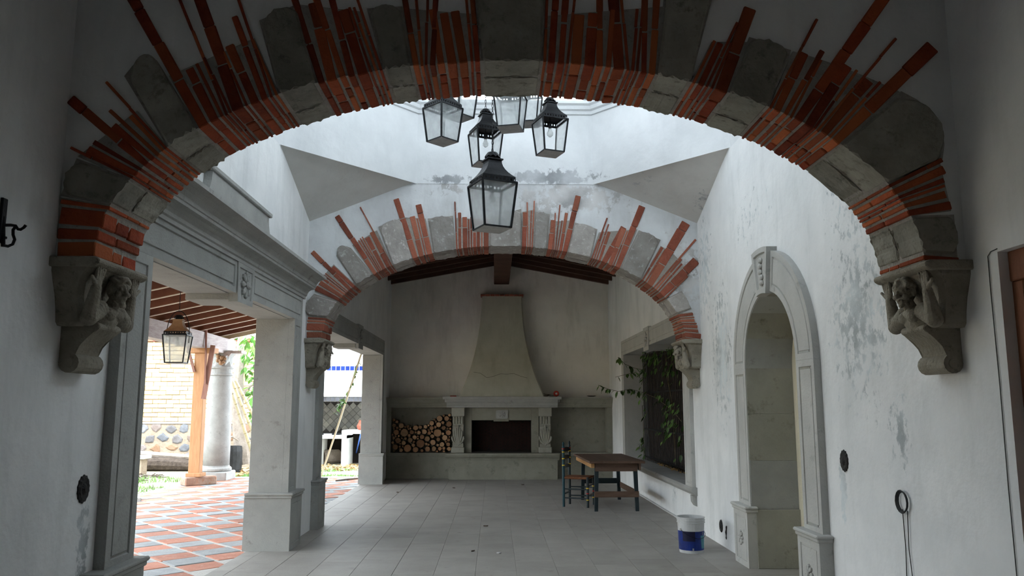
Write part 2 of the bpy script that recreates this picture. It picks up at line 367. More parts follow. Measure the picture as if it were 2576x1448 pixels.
# ================================================================== the setting
# ---- floor of cantera slabs
b = MB(); b.box((XO, -4, -.15), (XR + .5, YB + .3, -.012)); floor = struct(b.build('floor', 'floor_joint'))
tag(floor, 'grey stone slab floor of the covered terrace')
xs = [XO] + [-2.58 + .4 * k for k in range(14)]
xs = [x for x in xs if x < XR - .1] + [XR + .45]
rest = MB()
for i, (xa, xb) in enumerate(zip(xs, xs[1:])):
    y = -4.0
    while y < YB - .05:
        ln = R.choice((.6, .8, .8, .9)); ye = min(y + ln, YB + .2)
        if ye < 6.9:
            rest.box((xa + .002, y + .002, -.05), (xb - .002, ye - .002, ji(.0008)))
        else:
            s = MB(); s.box((xa + .0012, y + .0010, -.05), (xb - .0012, ye - .0010, ji(.0008)), bev=.0018)
            s.build('floor_slab', 'floor_slab', floor)
        y = ye
o = rest.build('floor_slabs_near', 'floor_slab', floor); o['kind'] = 'stuff'

# ---- left wall with its two openings, and an unseen gap added to light the near bay
b = MB()
for y0, y1, z0, z1 in ((-4, 1.8, 0, 4.8), (1.8, 2.5, 2.2, 4.8), (2.5, Y1, 0, 4.8), (Y1, Y1B, 0, 4.9), (Y1B, 5.2, 0, ZD), (5.2, 9.48, 2.80, ZD), (9.48, Y2, 0, ZD), (Y2, Y2B, 0, 4.9),
                       (Y2B, 10.95, 0, 4.5), (10.95, 17.0, 2.82, 4.5), (17.0, YB + .4, 0, 4.5)):
    b.box((XO, y0, z0), (XL, y1, z1))
wl = struct(b.build('wall_left', 'plaster_left')); tag(wl, 'whitewashed left wall with two wide stone-framed openings')

# ---- right wall with the grilled window, the niche and the door
b = MB(); XB = XR + .45
for y0, y1, z0, z1 in ((-4, 2.9, 0, 4.8), (2.9, 4.05, 2.40, 4.8), (4.05, Y1B, 0, 4.8), (Y1B, 6.51, 0, ZD), (8.45, Y2, 0, ZD), (Y2, Y2B, 0, 4.9),
                       (Y2B, 10.85, 0, 4.5), (10.85, 16.1, 0, .44), (10.85, 16.1, 2.72, 4.5), (16.1, YB + .4, 0, 4.5)):
    b.box((XR, y0, z0), (XB, y1, z1))
NC, NZ = 7.48, 1.98
arc = [(NC - .97 * math.cos(math.pi * k / 20), NZ + .97 * math.sin(math.pi * k / 20)) for k in range(21)]
b.prism([(6.51, ZD)] + arc + [(8.45, ZD)], right_face(XR), 0, -.45)
wr = struct(b.build('wall_right', 'plaster_right')); tag(wr, 'whitewashed right wall with flaking grey paint')

# ---- arch walls
def ell(A, th, off=0):
    x = A['cx'] + A['a'] * math.cos(th); z = A['zs'] + A['b'] * math.sin(th)
    n = Vector((math.cos(th) / A['a'], 0, math.sin(th) / A['b'])).normalized()
    return Vector((x, 0, z)) + n * off
A1 = dict(cx=.10, a=2.29, b=1.15, zs=2.40, y0=Y1, y1=Y1B)
A2 = dict(cx=.12, a=2.31, b=1.20, zs=2.44, y0=Y2, y1=Y2B)
def arch_wall(name, A, ztop, m, label):
    pts = [ell(A, math.pi - math.pi * k / 48, .05) for k in range(49)]
    poly = [(XL - .1, A['zs'])] + [(p.x, p.z) for p in pts] + [(XR + .1, A['zs']), (XR + .1, ztop), (XL - .1, ztop)]
    b = MB(); b.prism(poly, front_face(A['y0'] + .006), 0, -(A['y1'] - A['y0'] - .012))
    return tag(struct(b.build(name, m)), label)
arch_wall('wall_near', A1, 4.9, 'plaster_arch', 'shadowed white wall above the near arch')
arch_wall('wall_middle', A2, 5.3, 'plaster_middle', 'white wall with damp stains above the far arch')
# wall_middle stops the drum on its far side; the drum's own faces stand just inside it
b = MB(); b.box((XL - .3, YB, 0), (XR + .4, YB + .3, 5.4)); tag(struct(b.build('wall_back', 'plaster_back')), 'mottled plaster back wall behind the fireplace')
b = MB(); b.box((XL - .3, -4.3, 0), (XR + .4, -4, 4.9)); tag(struct(b.build('wall_behind', 'plaster_arch')), 'plain wall behind the viewer')
b = MB(); b.box((XL - .3, -4.3, 4.75), (XR + .4, Y1 + .1, 4.95)); tag(struct(b.build('ceiling', 'plaster_arch')), 'plain ceiling of the near bay')

# ---- octagonal drum on squinches
ox0, ox1 = -1.03, 1.28; oy0, oy1 = 6.36, 8.55
OCT = [(XL, oy1), (XL, oy0), (ox0, Y1B), (ox1, Y1B), (XR, oy0), (XR, oy1), (ox1, Y2), (ox0, Y2)]
OC = Vector(((XL + XR) / 2, (Y1B + Y2) / 2))
def octring(s, z): return [(OC.x + (x - OC.x) * s, OC.y + (y - OC.y) * s, z) for x, y in OCT]
WZ0, WZ1 = 5.62, 6.18         # band of high windows above the drum cornice
b = MB()
b.loops([octring(.9999, ZD - .02), octring(.9999, WZ0)], False, False)
b.loops([octring(1.05, WZ1), octring(1.0, WZ1), octring(.93, WZ1 + .3), octring(.70, WZ1 + .7), octring(.3, WZ1 + .95)], False, True)
for x, y in OCT:                                   # corner posts between the high windows
    b.box((x - .12, y - .12, WZ0 - .02), (x + .12, y + .12, WZ1 + .05))
drum = struct(b.build('ceiling_dome', 'plaster_drum', recalc=False)); tag(drum, 'white octagonal drum over the middle bay')
b = MB()
prof = [(.999, 5.42), (.988, 5.42), (.985, 5.46), (.972, 5.475), (.968, 5.52), (.955, 5.54), (.955, 5.58), (.999, 5.60)]
b.loops([octring(s, z) for s, z in prof], False, False)
tag(struct(b.build('trim_1', 'plaster_drum')), 'moulded white cornice around the octagonal drum')
for cx_, sx in ((XL, ox0), (XR, ox1)):
    for cy_, sy in ((Y1B, oy0), (Y2, oy1)):
        q = MB()
        n = 8
        ux = -.04 if cx_ < 0 else .04; uy = .04 if cy_ > 7 else -.04
        A_ = Vector((cx_ + ux, sy - uy * 0, ZD)); B_ = Vector((sx, cy_ + uy, ZD)); C_ = Vector((cx_ + ux, cy_ + uy, 3.93))
        rows = []
        for i in range(n + 1):
            t = i / n; a = C_.lerp(A_, t); c = C_.lerp(B_, t); rows.append([a.lerp(c, j / n) for j in range(n + 1)])
        for i in range(n):
            for j in range(n): 
                if i == 0: 
                    if j == 0: q.face([C_, rows[1][0], rows[1][n]])
                    continue
                q.face([rows[i][j], rows[i][j + 1], rows[i + 1][j + 1], rows[i + 1][j]])
        q.prism([(cx_ + ux * 6, cy_ + uy * 6), (cx_ + ux * 6, sy + uy * .6), (cx_ + ux * .3, sy + uy * .6), (sx + ux * .6, cy_ + uy * .3), (sx + ux * .6, cy_ + uy * 6)], lambda u, v, wd: Vector((u, v, wd)), ZD + .01, ZD + .08)
        tag(struct(q.build('ceiling_squinch', 'plaster_squinch')), 'grey triangular squinch under the octagonal drum')

# ---- arches of brick and stone
def px_left(zx, zy): return (720 + zx / 2.897, 450 + zy / 2.897)
def px_right(zx, zy): return (1260 + zx / 2.633, 450 + zy / 2.633)
def th_of(A, px):
    p = P(px[0], px[1], 1, A['y0'])
    return math.atan2(max(0.0, (p.z - A['zs']) / A['b']), (p.x - A['cx']) / A['a'])
def o_of(A, px):
    p = P(px[0], px[1], 1, A['y0']); return Vector((p.x, 0, p.z))
def build_arch(A, pieces, label, brick_mat, stone_mat, y_back=True):
    y0, y1 = A['y0'], A['y1']
    T = thing('brick_arch', label, 'arch', (A['cx'], y0, A['zs']))
    mort = MB(); fy = lambda u, v, wd: Vector((u, y0 + wd, v))
    for pc in pieces:
        kind, iL, oL, iR, oR, n, spikes, mid = pc
        ta, tb = th_of(A, iL), th_of(A, iR)
        if ta < tb: ta, tb = ta, tb
        a_o, b_o = o_of(A, oL), o_of(A, oR)
        mo = o_of(A, mid) if mid else None
        def outer(f):
            p = a_o.lerp(b_o, f)
            if mo is not None:
                d = mo - a_o.lerp(b_o, .5); p = p + d * (4 * f * (1 - f))
            return p
        th = lambda f: ta + (tb - ta) * f
        # mortar bed of this piece
        k = 6
        inn = [ell(A, th(i / k), .006) for i in range(k + 1)]; out = [outer(i / k) for i in range(k + 1)]
        out = [inn[i] + (out[i] - inn[i]) * .985 for i in range(k + 1)]
        mort.prism([(p.x, p.z) for p in inn] + [(p.x, p.z) for p in reversed(out)], fy, -.006, y1 - y0 + .004)
        arc_len = sum((ell(A, th((i + 1) / 12)) - ell(A, th(i / 12))).length for i in range(12))
        if kind == 's':
            g = .010 / max(arc_len, .05)
            k = 7
            # one big block on the face, going through as two or three blocks on the soffit
            fs = [g + (1 - 2 * g) * i / k for i in range(k + 1)]
            inn = [ell(A, th(f), ji(.006)) for f in fs]
            out = []
            for i, f in enumerate(fs):
                p = outer(f); e = 1.0
                if i in (0, k): e = .88
                elif i in (1, k - 1): e = .97
                out.append(ell(A, th(f)) + (p - ell(A, th(f))) * (e + ji(.015)))
            poly = [(p.x, p.z) for p in inn] + [(p.x, p.z) for p in reversed(out)]
            d1 = R.uniform(.19, .30)
            s = MB(); s.prism(poly, fy, -R.uniform(.02, .04), d1, bev=.012); s.build('stone_block', stone_mat, T)
            inn2 = [ell(A, th(f), ji(.008)) for f in fs]; out2 = [ell(A, th(f), .25) for f in fs]
            s = MB(); s.prism([(p.x, p.z) for p in inn2] + [(p.x, p.z) for p in reversed(out2)], fy, d1 + .02, y1 - y0 + R.uniform(.005, .02), bev=.01)
            s.build('stone_block', stone_mat, T)
            continue
        ws = [R.choice((.55, .6, 1.0, 1.5, 1.6)) for _ in range(n)]
        for (f, thick, e) in spikes:
            ws[min(n - 1, int(f * n))] = {0: .55, 1: 1.1, 2: 1.7}[thick]
        tot = sum(ws); acc = 0
        for i in range(n):
            fa, fb = acc / tot, (acc + ws[i]) / tot; acc += ws[i]; fm = (fa + fb) / 2
            hw = max(.008, (fb - fa) * arc_len / 2 - R.uniform(.004, .008))
            ip = ell(A, th(fm)); op = outer(fm); base_len = (op - ip).length
            for (f, thick, e) in spikes:
                if min(n - 1, int(f * n)) == i: 
                    op = o_of(A, e)
            d = op - ip; Lh = d.length * (1 + (ji(.05) if d.length <= base_len * 1.01 else 0)); d.normalize(); nn = Vector((-d.z, 0, d.x))
            cuts = [ -0.0 ]
            while cuts[-1] < Lh - .12:
                st = R.uniform(.20, .34); cuts.append(min(Lh, cuts[-1] + st))
                if Lh - cuts[-1] < .09: cuts[-1] = Lh
            if cuts[-1] < Lh: cuts.append(Lh)
            for j, (c0, c1) in enumerate(zip(cuts, cuts[1:])):
                s0 = c0 + (.003 if j else R.uniform(-.007, .001)); s1 = c1 - (.003 if c1 < Lh else 0)
                if s1 - s0 < .02: continue
                wd_ = lambda s_: hw + max(0, (outer(fb) - outer(fa)).length / 2 - .008 - hw) * min(1, s_ / max(base_len, .05)) * .9
                h0 = wd_(s0) * R.uniform(.9, 1.0); h1 = (wd_(s1) if s1 <= base_len * 1.05 else wd_(s0)) * R.uniform(.93, 1.03); sh = ji(.003)
                q = [ip + d * s0 + nn * (h0 + sh), ip + d * s1 + nn * (h1 + sh), ip + d * s1 - nn * (h1 - sh), ip + d * s0 - nn * (h0 - sh)]
                poly = [(p.x, p.z) for p in q]
                fr = R.uniform(.008, .014)
                dep = R.choice((.14, .2, .26)) if j == 0 else .10
                s = MB(); s.prism(poly, fy, -fr, dep, bev=min(.006, hw * .3)); s.build('brick', brick_mat, T)
                if j == 0:
                    yy = dep + .012
                    while yy < y1 - y0 - .02:
                        ye = yy + R.choice((.11, .15, .24, .36))
                        if y1 - y0 - ye < .09: ye = y1 - y0 + R.uniform(0, .012)
                        k0 = R.uniform(-.007, .002)
                        q = [ip + d * k0 + nn * h0 * R.uniform(.85, 1), ip + d * .2 + nn * h0, ip + d * .2 - nn * h0, ip + d * k0 - nn * h0 * R.uniform(.85, 1)]
                        s = MB(); s.prism([(p.x, p.z) for p in q], fy, yy, ye, bev=min(.006, hw * .3)); s.build('brick', brick_mat, T)
                        yy = ye + .012
    mort.build('mortar', 'mortar', T)
    return T
a1 = [
 ('b', (235,655),(143,655),(272,515),(150,497),4,[],None),
 ('s', (272,515),(152,492),(328,450),(192,398),0,[],None),
 ('b', (328,450),(195,393),(425,373),(345,278),8,[(.05,0,(180,372)),(.44,2,(178,250)),(.68,1,(278,278)),(.9,0,(268,208))],None),
 ('s', (425,373),(312,190),(500,325),(405,168),0,[],(366,140)),
 ('b', (500,325),(425,190),(697,235),(640,95),11,[(.03,2,(325,-20)),(.30,0,(450,-10)),(.46,2,(495,-20)),(.77,1,(590,42)),(.9,0,(598,-10))],None),
 ('s', (697,235),(652,50),(797,209),(748,8),0,[],None),
 ('b', (797,209),(755,10),(968,182),(908,28),8,[(.03,1,(735,-25)),(.3,1,(790,-25)),(.45,1,(830,-25)),(.9,0,(893,-20))],None),
 ('s', (968,182),(922,20),(1040,172),(1012,15),0,[],None),
 ('b', (1040,172),(1015,20),(1212,158),(1190,35),9,[(.05,1,(1015,-25)),(.2,0,(1045,-25)),(.3,0,(1075,-25)),(.4,1,(1098,-25)),(.85,0,(1170,-25)),(.97,1,(1188,-25))],None),
 ('s', (1212,158),(1192,-30),(1365,160),(1372,-30),0,[],None),
 ('b', (1365,160),(1372,40),(1650,190),(1668,15),14,[(.03,0,(1378,-30)),(.1,1,(1400,-30)),(.18,1,(1425,-30)),(.26,0,(1448,-30)),(.46,1,(1508,-30)),(.6,2,(1540,-30)),(.68,0,(1560,-30)),(.86,1,(1622,-30)),(.96,1,(1655,-30))],None),
 ('s', (1650,190),(1672,-30),(1738,208),(1795,-20),0,[],None),
 ('b', (1738,208),(1790,105),(1830,235),(1880,105),5,[(.5,0,(1855,58)),(.85,2,(1888,22))],None),
 ('s', (1830,235),(1885,92),(1935,270),(1990,125),0,[],None),
 ('b', (1935,270),(1995,128),(2102,367),(2265,230),11,[(.05,0,(2055,50)),(.22,1,(2068,128)),(.42,2,(2235,-20)),(.68,0,(2253,98)),(.92,2,(2345,118))],(2120,168)),
 ('s', (2102,367),(2268,228),(2225,465),(2372,400),0,[],(2360,300)),
 ('b', (2225,465),(2362,395),(2280,545),(2393,530),6,[],None),
 ('s', (2280,545),(2400,540),(2315,640),(2408,645),0,[],None),
 ('b', (2315,640),(2408,645),(2322,668),(2412,668),1,[],None)]
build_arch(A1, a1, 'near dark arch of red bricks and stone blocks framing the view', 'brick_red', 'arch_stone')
L_, R_ = px_left, px_right
a2 = [
 ('b', L_(300,1170),L_(150,1165),L_(300,1010),L_(160,1000),4,[],None),
 ('s', L_(300,1010),L_(155,995),L_(365,890),L_(200,835),0,[],L_(140,925)),
 ('b', L_(365,890),L_(205,820),L_(520,780),L_(345,620),7,[(.78,2,L_(190,530))],L_(272,705)),
 ('s', L_(520,780),L_(365,560),L_(640,700),L_(470,500),0,[],L_(392,490)),
 ('b', L_(640,700),L_(480,480),L_(790,640),L_(660,370),7,[(.1,2,L_(370,270)),(.93,0,L_(540,205))],None),
 ('s', L_(790,640),L_(670,345),L_(930,590),L_(840,280),0,[],None),
 ('b', L_(930,590),L_(842,275),L_(1085,560),L_(1015,285),4,[(.1,2,L_(800,145)),(.85,2,L_(963,187))],None),
 ('s', L_(1085,560),L_(1030,285),L_(1245,530),L_(1215,265),0,[],None),
 ('b', L_(1245,530),L_(1230,280),L_(1480,495),L_(1480,295),9,[(.03,0,L_(1230,165)),(.16,1,L_(1262,245))],None),
 ('s', L_(1480,495),L_(1485,280),R_(135,455),R_(135,195),0,[],None),
 ('b', R_(135,455),R_(140,215),R_(215,450),R_(225,200),4,[(.4,0,R_(175,155)),(.9,0,R_(222,145))],None),
 ('s', R_(215,450),R_(225,215),R_(310,460),R_(325,230),0,[],None),
 ('b', R_(310,460),R_(325,280),R_(440,490),R_(490,270),6,[(.2,0,R_(360,225)),(.4,0,R_(390,172)),(.7,1,R_(435,225)),(.93,2,R_(512,112))],None),
 ('s', R_(440,490),R_(490,285),R_(590,530),R_(640,330),0,[],None),
 ('b', R_(590,530),R_(650,350),R_(780,600),R_(905,330),8,[(.1,0,R_(703,258)),(.25,0,R_(715,300)),(.62,2,R_(815,320)),(.93,2,R_(935,180))],None),
 ('s', R_(780,600),R_(915,335),R_(920,670),R_(1060,400),0,[],None),
 ('b', R_(920,670),R_(1060,440),R_(1110,790),R_(1240,650),8,[(.25,2,R_(1225,290)),(.45,0,R_(1290,400)),(.78,2,R_(1295,540))],R_(1180,530)),
 ('s', R_(1110,790),R_(1200,740),R_(1190,890),R_(1265,860),0,[],None),
 ('b', R_(1190,890),R_(1265,880),R_(1225,1090),R_(1335,1080),8,[],None)]
build_arch(A2, a2, 'far arch of red bricks and grey stone blocks before the fireplace bay', 'brick_red_far', 'arch_stone_grey')

# ---- roof of the fireplace bay: ridge beam, rafters and boards
roof = struct(thing('ceiling_roof', 'dark timber roof with sloping rafters over the fireplace bay', 'ceiling', (.16, 14.4, 4.4)))
del roof['category']
rx = .155; zr, zw = 4.86, 4.38
b = MB(); b.box((rx - .175, Y2B - .02, 4.40), (rx + .175, YB + .02, 4.98), bev=.01); b.build('ridge_beam', 'wood_dark', roof)
sl = (zr - zw) / (rx - XL); 
b = MB()
for sx, xe in ((-1, XL - .35), (1, XR + .45)):
    L0 = abs(xe - rx); n = 12
    for k in range(n):
        xa = rx + sx * L0 * k / n; xb = rx + sx * L0 * (k + 1) / n - sx * .006
        za = zr + .2 - sl * abs(xa - rx); zb = zr + .2 - sl * abs(xb - rx)
        q = MB(); q.prism([(xa, za), (xb, zb), (xb, zb + .03), (xa, za + .03)], front_face(Y2B - .05), 0, -(YB + .3 - Y2B)); q.build('roof_board', 'wood_dark', roof)
y = YB - .06
while y > Y2B + .1:
    for sx, xe in ((-1, XL - .05), (1, XR + .05)):
        L0 = abs(xe - rx)
        zb = zr - sl * L0
        q = MB(); q.prism([(rx, zr), (xe, zb), (xe, zb + .2), (rx, zr + .2)], front_face(y), 0, .10, bev=.005); q.build('rafter', 'wood_dark', roof)
    y -= .56
b = MB(); b.box((XL - .5, Y2B - .5, 5.2), (XR + .6, YB + .5, 5.3)); b.build('roof_deck', 'wood_dark', roof)
for sx in (XL - .36, XR + .45):
    b = MB(); b.box((sx - .05, Y2B - .3, 4.3), (sx + .05, YB + .4, 5.3)); b.build('eave_board', 'wood_dark', roof)

# ---- courtyard ground and paving
for nm, a_, c_, lb_ in (('wall_courtyard_unseen', (-16.3, -6, -.1), (-16, 23.3, 3.3), 'unseen far side wall of the courtyard, added to block the low sky'), ('wall_courtyard_unseen', (-16.3, -6.3, -.1), (XO, -6, 3.3), 'unseen near end wall of the courtyard, added to block the low sky')):
    b = MB(); b.box(a_, c_); tag(struct(b.build(nm, 'adobe_joint')), lb_)  # out of view, added to keep low sky light off the porch
b = MB(); b.box((-40, -6, -.4), (XO, 40, -.10)); tag(struct(b.build('courtyard_ground', 'earth')), 'earth and grass of the courtyard')
b = MB(); b.box((-6.75, -4, -.2), (XO, 19.3, -.052)); pav = struct(b.build('courtyard_paving', 'paver_joint')); tag(pav, 'courtyard paving of red and grey bricks set diagonally')
d1 = Vector((math.cos(math.radians(-47)), math.sin(math.radians(-47)), 0)); d2 = Vector((-d1.y, d1.x, 0))
org = P(330 + 225 / 4.86, 1150 + 1165 / 4.86, 2, 0)
pieces = []
for i in range(-40, 40):
    for j in range(-50, 50):
        c = org + d2 * (.47 * i + .215) + d1 * (.356 * j + .17)
        if XO - .05 > c.x > -6.65 and -3.8 < c.y < 19.2: pieces.append((abs(c.y - 11) + abs(c.x + 4) * .3, i, j, c))
pieces.sort(key=lambda t: t[0])
protos = {}
ang = math.atan2(d2.y, d2.x)
for k in ('paver_red', 'paver_grey'):
    s = MB(); s.box((-.212, -.171, -.06), (.212, .171, 0), bev=.006); o = s.build('paver', k, None); protos[k] = o
first = {'paver_red': True, 'paver_grey': True}
rest = MB()
for n_, (_, i, j, c) in enumerate(pieces):
    k = 'paver_red' if (i + j) % 2 == 0 else 'paver_grey'
    if n_ < 280:
        if first[k]: o = protos[k]; first[k] = False
        else: o = protos[k].copy(); COL.objects.link(o)
        o.parent = pav; o.location = (c.x, c.y, -.045 + ji(.004)); o.rotation_euler = (ji(.008), ji(.008), ang + ji(.012))
    else:
        rest.mi = 0 if k == 'paver_red' else 1
        a = c - d2 * .212 - d1 * .171
        rest.loops([[a + Vector((0, 0, -.1)), a + d2 * .424 + Vector((0, 0, -.1)), a + d2 * .424 + d1 * .342 + Vector((0, 0, -.1)), a + d1 * .342 + Vector((0, 0, -.1))],
                    [a + Vector((0, 0, -.045)), a + d2 * .424 + Vector((0, 0, -.045)), a + d2 * .424 + d1 * .342 + Vector((0, 0, -.045)), a + d1 * .342 + Vector((0, 0, -.045))]])
o = rest.build('pavers_beyond', ['paver_red', 'paver_grey'], pav); o['kind'] = 'stuff'
# ================================================================== stone openings of the left wall
def rosette(b, fn, cu, cv, r, h, petals=8):
    """carved flower: petals and a boss, on the face fn"""
    for k in range(petals):
        a = 2 * math.pi * k / petals
        c, s = math.cos(a), math.sin(a)
        loc = lambda t, q: (cu + (c * t - s * q) * r, cv + (s * t + c * q) * r)
        ring0 = [loc(.22, 0), loc(.5, -.17), loc(.85, -.2), loc(1.0, 0), loc(.85, .2), loc(.5, .17)]
        ring1 = [loc(.30, 0), loc(.52, -.09), loc(.80, -.1), loc(.90, 0), loc(.80, .1), loc(.52, .09)]
        b.loops([[fn(u, v, 0) for u, v in ring0], [fn(u, v, h * .7) for u, v in ring0], [fn(u, v, h) for u, v in ring1]])
    b.loops([[fn(cu + r * q * math.cos(2 * math.pi * k / 10), cv + r * q * math.sin(2 * math.pi * k / 10), z) for k in range(10)] for q, z in ((.26, 0), (.26, h), (.15, h * 1.4))])
    return b
def quad(y0, y1, z0, z1): return [(y0, z0), (y1, z0), (y1, z1), (y0, z1)]
def pedestal(T, fn, y0, y1, ztop, h, back, m, medallion=None):
    b = MB()
    b.panel(quad(y0, y1, 0, ztop - .055), fn, h, inset=.055, groove=.010, depth=.010, back=back)
    b.prism(quad(y0 - .015, y1 + .015, ztop - .06, ztop - .025), fn, back, h + .015, bev=.008)
    b.prism(quad(y0 - .028, y1 + .028, ztop - .03, ztop), fn, back, h + .028, bev=.01)
    p = b.build('pedestal', m, T)
    if medallion:
        q = MB(); rosette(q, lambda u, v, wd: fn(u, v, wd + h - .004), (y0 + y1) / 2, ztop * .45, .075, .02, 8); q.build('medallion', m, p)
    return p
LF = left_face(XL)
# ---- the wide portal with cornice
T = thing('stone_portal', 'wide grey stone doorway with heavy moulded cornice opening onto the courtyard', 'doorway', (XL, 7.3, 0))
H = .07
for y0, y1, r0, r1, p0, p1 in ((5.0, 5.39, 5.19, 5.40, 4.87, 5.44), (9.28, 9.63, 9.28, 9.49, 9.22, 9.74)):
    b = MB(); b.panel(quad(y0, y1, .60, 2.604), LF, H, inset=.07, groove=.012)
    b.box((XO - .018, r0, 0), (XL + .002, r1, 2.602), bev=.004)
    b.build('jamb', 'cantera_part', T)
    pedestal(T, LF, p0, p1, .63, .12, -.40, 'cantera_part')
for y0, y1 in ((5.0, 7.14), (7.62, 9.63)):
    b = MB(); b.panel(quad(y0, y1, 2.605, 2.90), LF, H, inset=.05, groove=.014, depth=.014)
    b.box((XO - .02, y0 + .15, 2.60), (XL + .002, y1 - (.0 if y0 < 6 else .15), 2.82), bev=.004)
    b.build('lintel', 'cantera_part', T)
b = MB(); b.panel([(7.16, 2.53), (7.60, 2.53), (7.63, 2.90), (7.13, 2.90)], LF, H + .012, inset=.05, groove=.01, depth=.012, raise_=.012)
b.box((XO - .03, 7.16, 2.545), (XL + .01, 7.60, 2.80), bev=.004)
k = b.build('keystone', 'cantera_part', T)
b = MB(); rosette(b, lambda u, v, wd: LF(u, v, wd + H - .002), 7.38, 2.71, .13, .03, 8); b.build('rosette', 'cantera_part', k)
cz = 2.90
prof = [(-.02, cz - .01), (.085, cz - .01), (.085, cz + .02), (.10, cz + .03), (.105, cz + .055), (.12, cz + .08), (.15, cz + .10), (.185, cz + .107), (.195, cz + .107), (.195, cz + .13),
        (.205, cz + .135), (.212, cz + .165), (.235, cz + .20), (.27, cz + .222), (.315, cz + .23), (.33, cz + .23), (.33, cz + .262), (-.02, cz + .30)]
b = MB(); b.prism(prof, lambda u, v, wd: Vector((XL + u, wd, v)), 4.84, 9.70); b.build('cornice', 'cantera', T)
fl = lambda s: [(7.23 + s * (.83 + .50 * (1 - math.sin(t))), 3.18 + .32 * (1 - math.cos(t)) * 1.0) for t in [math.pi / 2 * q / 8 for q in range(9)]]
right_side = fl(1); left_side = fl(-1)
poly = left_side + [(7.23 - .83, 3.53)] + [(7.23 + .83, 3.53)] + list(reversed(right_side))
b = MB(); b.prism(poly, LF, -.02, .07); b.box((XL - .02, 7.23 - .87, 3.52), (XL + .095, 7.23 + .87, 3.565), bev=.008); b.build('pediment', 'cantera', T)
# ---- the plain portal of the fireplace bay
T = thing('stone_portal', 'plain grey stone doorway beside the fireplace bay, seen past the far arch', 'doorway', (XL, 14, 0))
for y0, y1, r0, r1, p0, p1 in ((10.80, 11.10, 10.94, 11.10, 10.74, 11.16), (16.85, 17.05, 16.85, 17.02, 16.80, 17.10)):
    b = MB(); b.panel(quad(y0, y1, .60, 2.659), LF, .05, inset=.05, groove=.012); b.box((XO - .02, r0, 0), (XL + .001, r1, 2.658), bev=.004); b.build('jamb', 'cantera_part', T)
    pedestal(T, LF, p0, p1, .63, .10, -.40, 'cantera_part')
for y0, y1 in ((10.80, 13.72), (14.22, 17.05)):
    b = MB(); b.panel(quad(y0, y1, 2.66, 2.97), LF, .05, inset=.05, groove=.014); b.box((XO - .02, y0 + .12, 2.66), (XL + .002, y1 - .0, 2.84), bev=.004); b.build('lintel', 'cantera_part', T)
b = MB(); b.panel(quad(13.74, 14.20, 2.58, 3.0), LF, .058, inset=.06, groove=.01); b.box((XO - .03, 13.74, 2.59), (XL + .01, 14.20, 2.8), bev=.004); k = b.build('keystone', 'cantera_part', T)
b = MB(); rosette(b, lambda u, v, wd: LF(u, v, wd + .052), 13.97, 2.79, .13, .03); b.build('rosette', 'cantera_part', k)

# ================================================================== grilled window of the right wall
RF = right_face(XR)
Wn = struct(thing('window_1', 'stone framed window with iron grille overgrown by a vine', 'window', (XR, 13.5, 0))); del Wn['category']
for y0, y1, r0, r1 in ((10.62, 10.99, 10.84, 11.0), (16.0, 16.26, 16.0, 16.12)):
    b = MB(); b.panel(quad(y0, y1, .52, 2.609), RF, .05, inset=.06, groove=.012); b.box((XR - .002, r0, .44), (XR + .465, r1, 2.612), bev=.004); b.build('jamb', 'cantera_pale', Wn)
for y0, y1 in ((10.62, 13.28), (13.78, 16.26)):
    b = MB(); b.panel(quad(y0, y1, 2.61, 2.90), RF, .05, inset=.05, groove=.012); b.box((XR - .002, y0 + .2, 2.62), (XR + .47, y1, 2.74), bev=.004); b.build('lintel', 'cantera_pale', Wn)
b = MB(); b.panel(quad(13.30, 13.76, 2.53, 2.93), RF, .058, inset=.06, groove=.01); b.box((XR - .01, 13.30, 2.54), (XR + .47, 13.76, 2.72), bev=.004); k = b.build('keystone', 'cantera_pale', Wn)
b = MB(); rosette(b, lambda u, v, wd: RF(u, v, wd + .052), 13.53, 2.73, .12, .03); b.build('rosette', 'cantera_pale', k)
b = MB()
b.prism([(-.47, .44), (.03, .44), (.035, .455), (.06, .47), (.075, .49), (.08, .525), (.06, .545), (-.47, .55)], lambda u, v, wd: Vector((XR - u, wd, v)), 10.55, 16.3)
b.prism([(-.02, .30), (.02, .31), (.05, .36), (.055, .44), (-.02, .44)], lambda u, v, wd: Vector((XR - u, wd, v)), 10.58, 10.72)
b.build('sill', 'cantera', Wn)
gx = XR + .34
for i in range(42):
    y = 11.04 + i * .12
    b = MB(); b.tube([(gx, y, .55), (gx, y, 2.63)], .008, 5); b.build('bar', 'iron', Wn)
for z in (.62, 1.15, 1.85, 2.5):
    b = MB(); b.box((gx - .006, 11.0, z - .014), (gx + .006, 16.0, z + .014)); b.build('crossbar', 'iron', Wn)
b = MB()
y = 10.95
while y < 16.05:
    r = R.uniform(.009, .0115); x = gx + .10 + ji(.006)
    b.loops([[(x - r, y, .5), (x, y - r, .5), (x + r, y, .5), (x, y + r, .5)], [(x - r, y + ji(.01), 2.75), (x, y - r, 2.75), (x + r, y, 2.75), (x, y + r, 2.75)]])
    y += R.uniform(.017, .0225) if R.random() > .02 else .035
o = b.build('reed_screen', 'bark', base=True); tag(o, 'dark reed screen close behind the iron window grille', 'screen')
b = MB(); b.box((4.4, 9.5, -.1), (4.6, 19, 3.6)); tag(struct(b.build('wall_sky_block', 'cantera_dark')), 'dark wall added beyond the grilled window to block the sky')  # added behind the reeds to keep the sky out of the window
b = MB(); b.box((XB, 2, -.3), (4.6, 19, -.1)); tag(struct(b.build('ground_outer', 'earth')), 'narrow strip of earth beyond the grilled window')

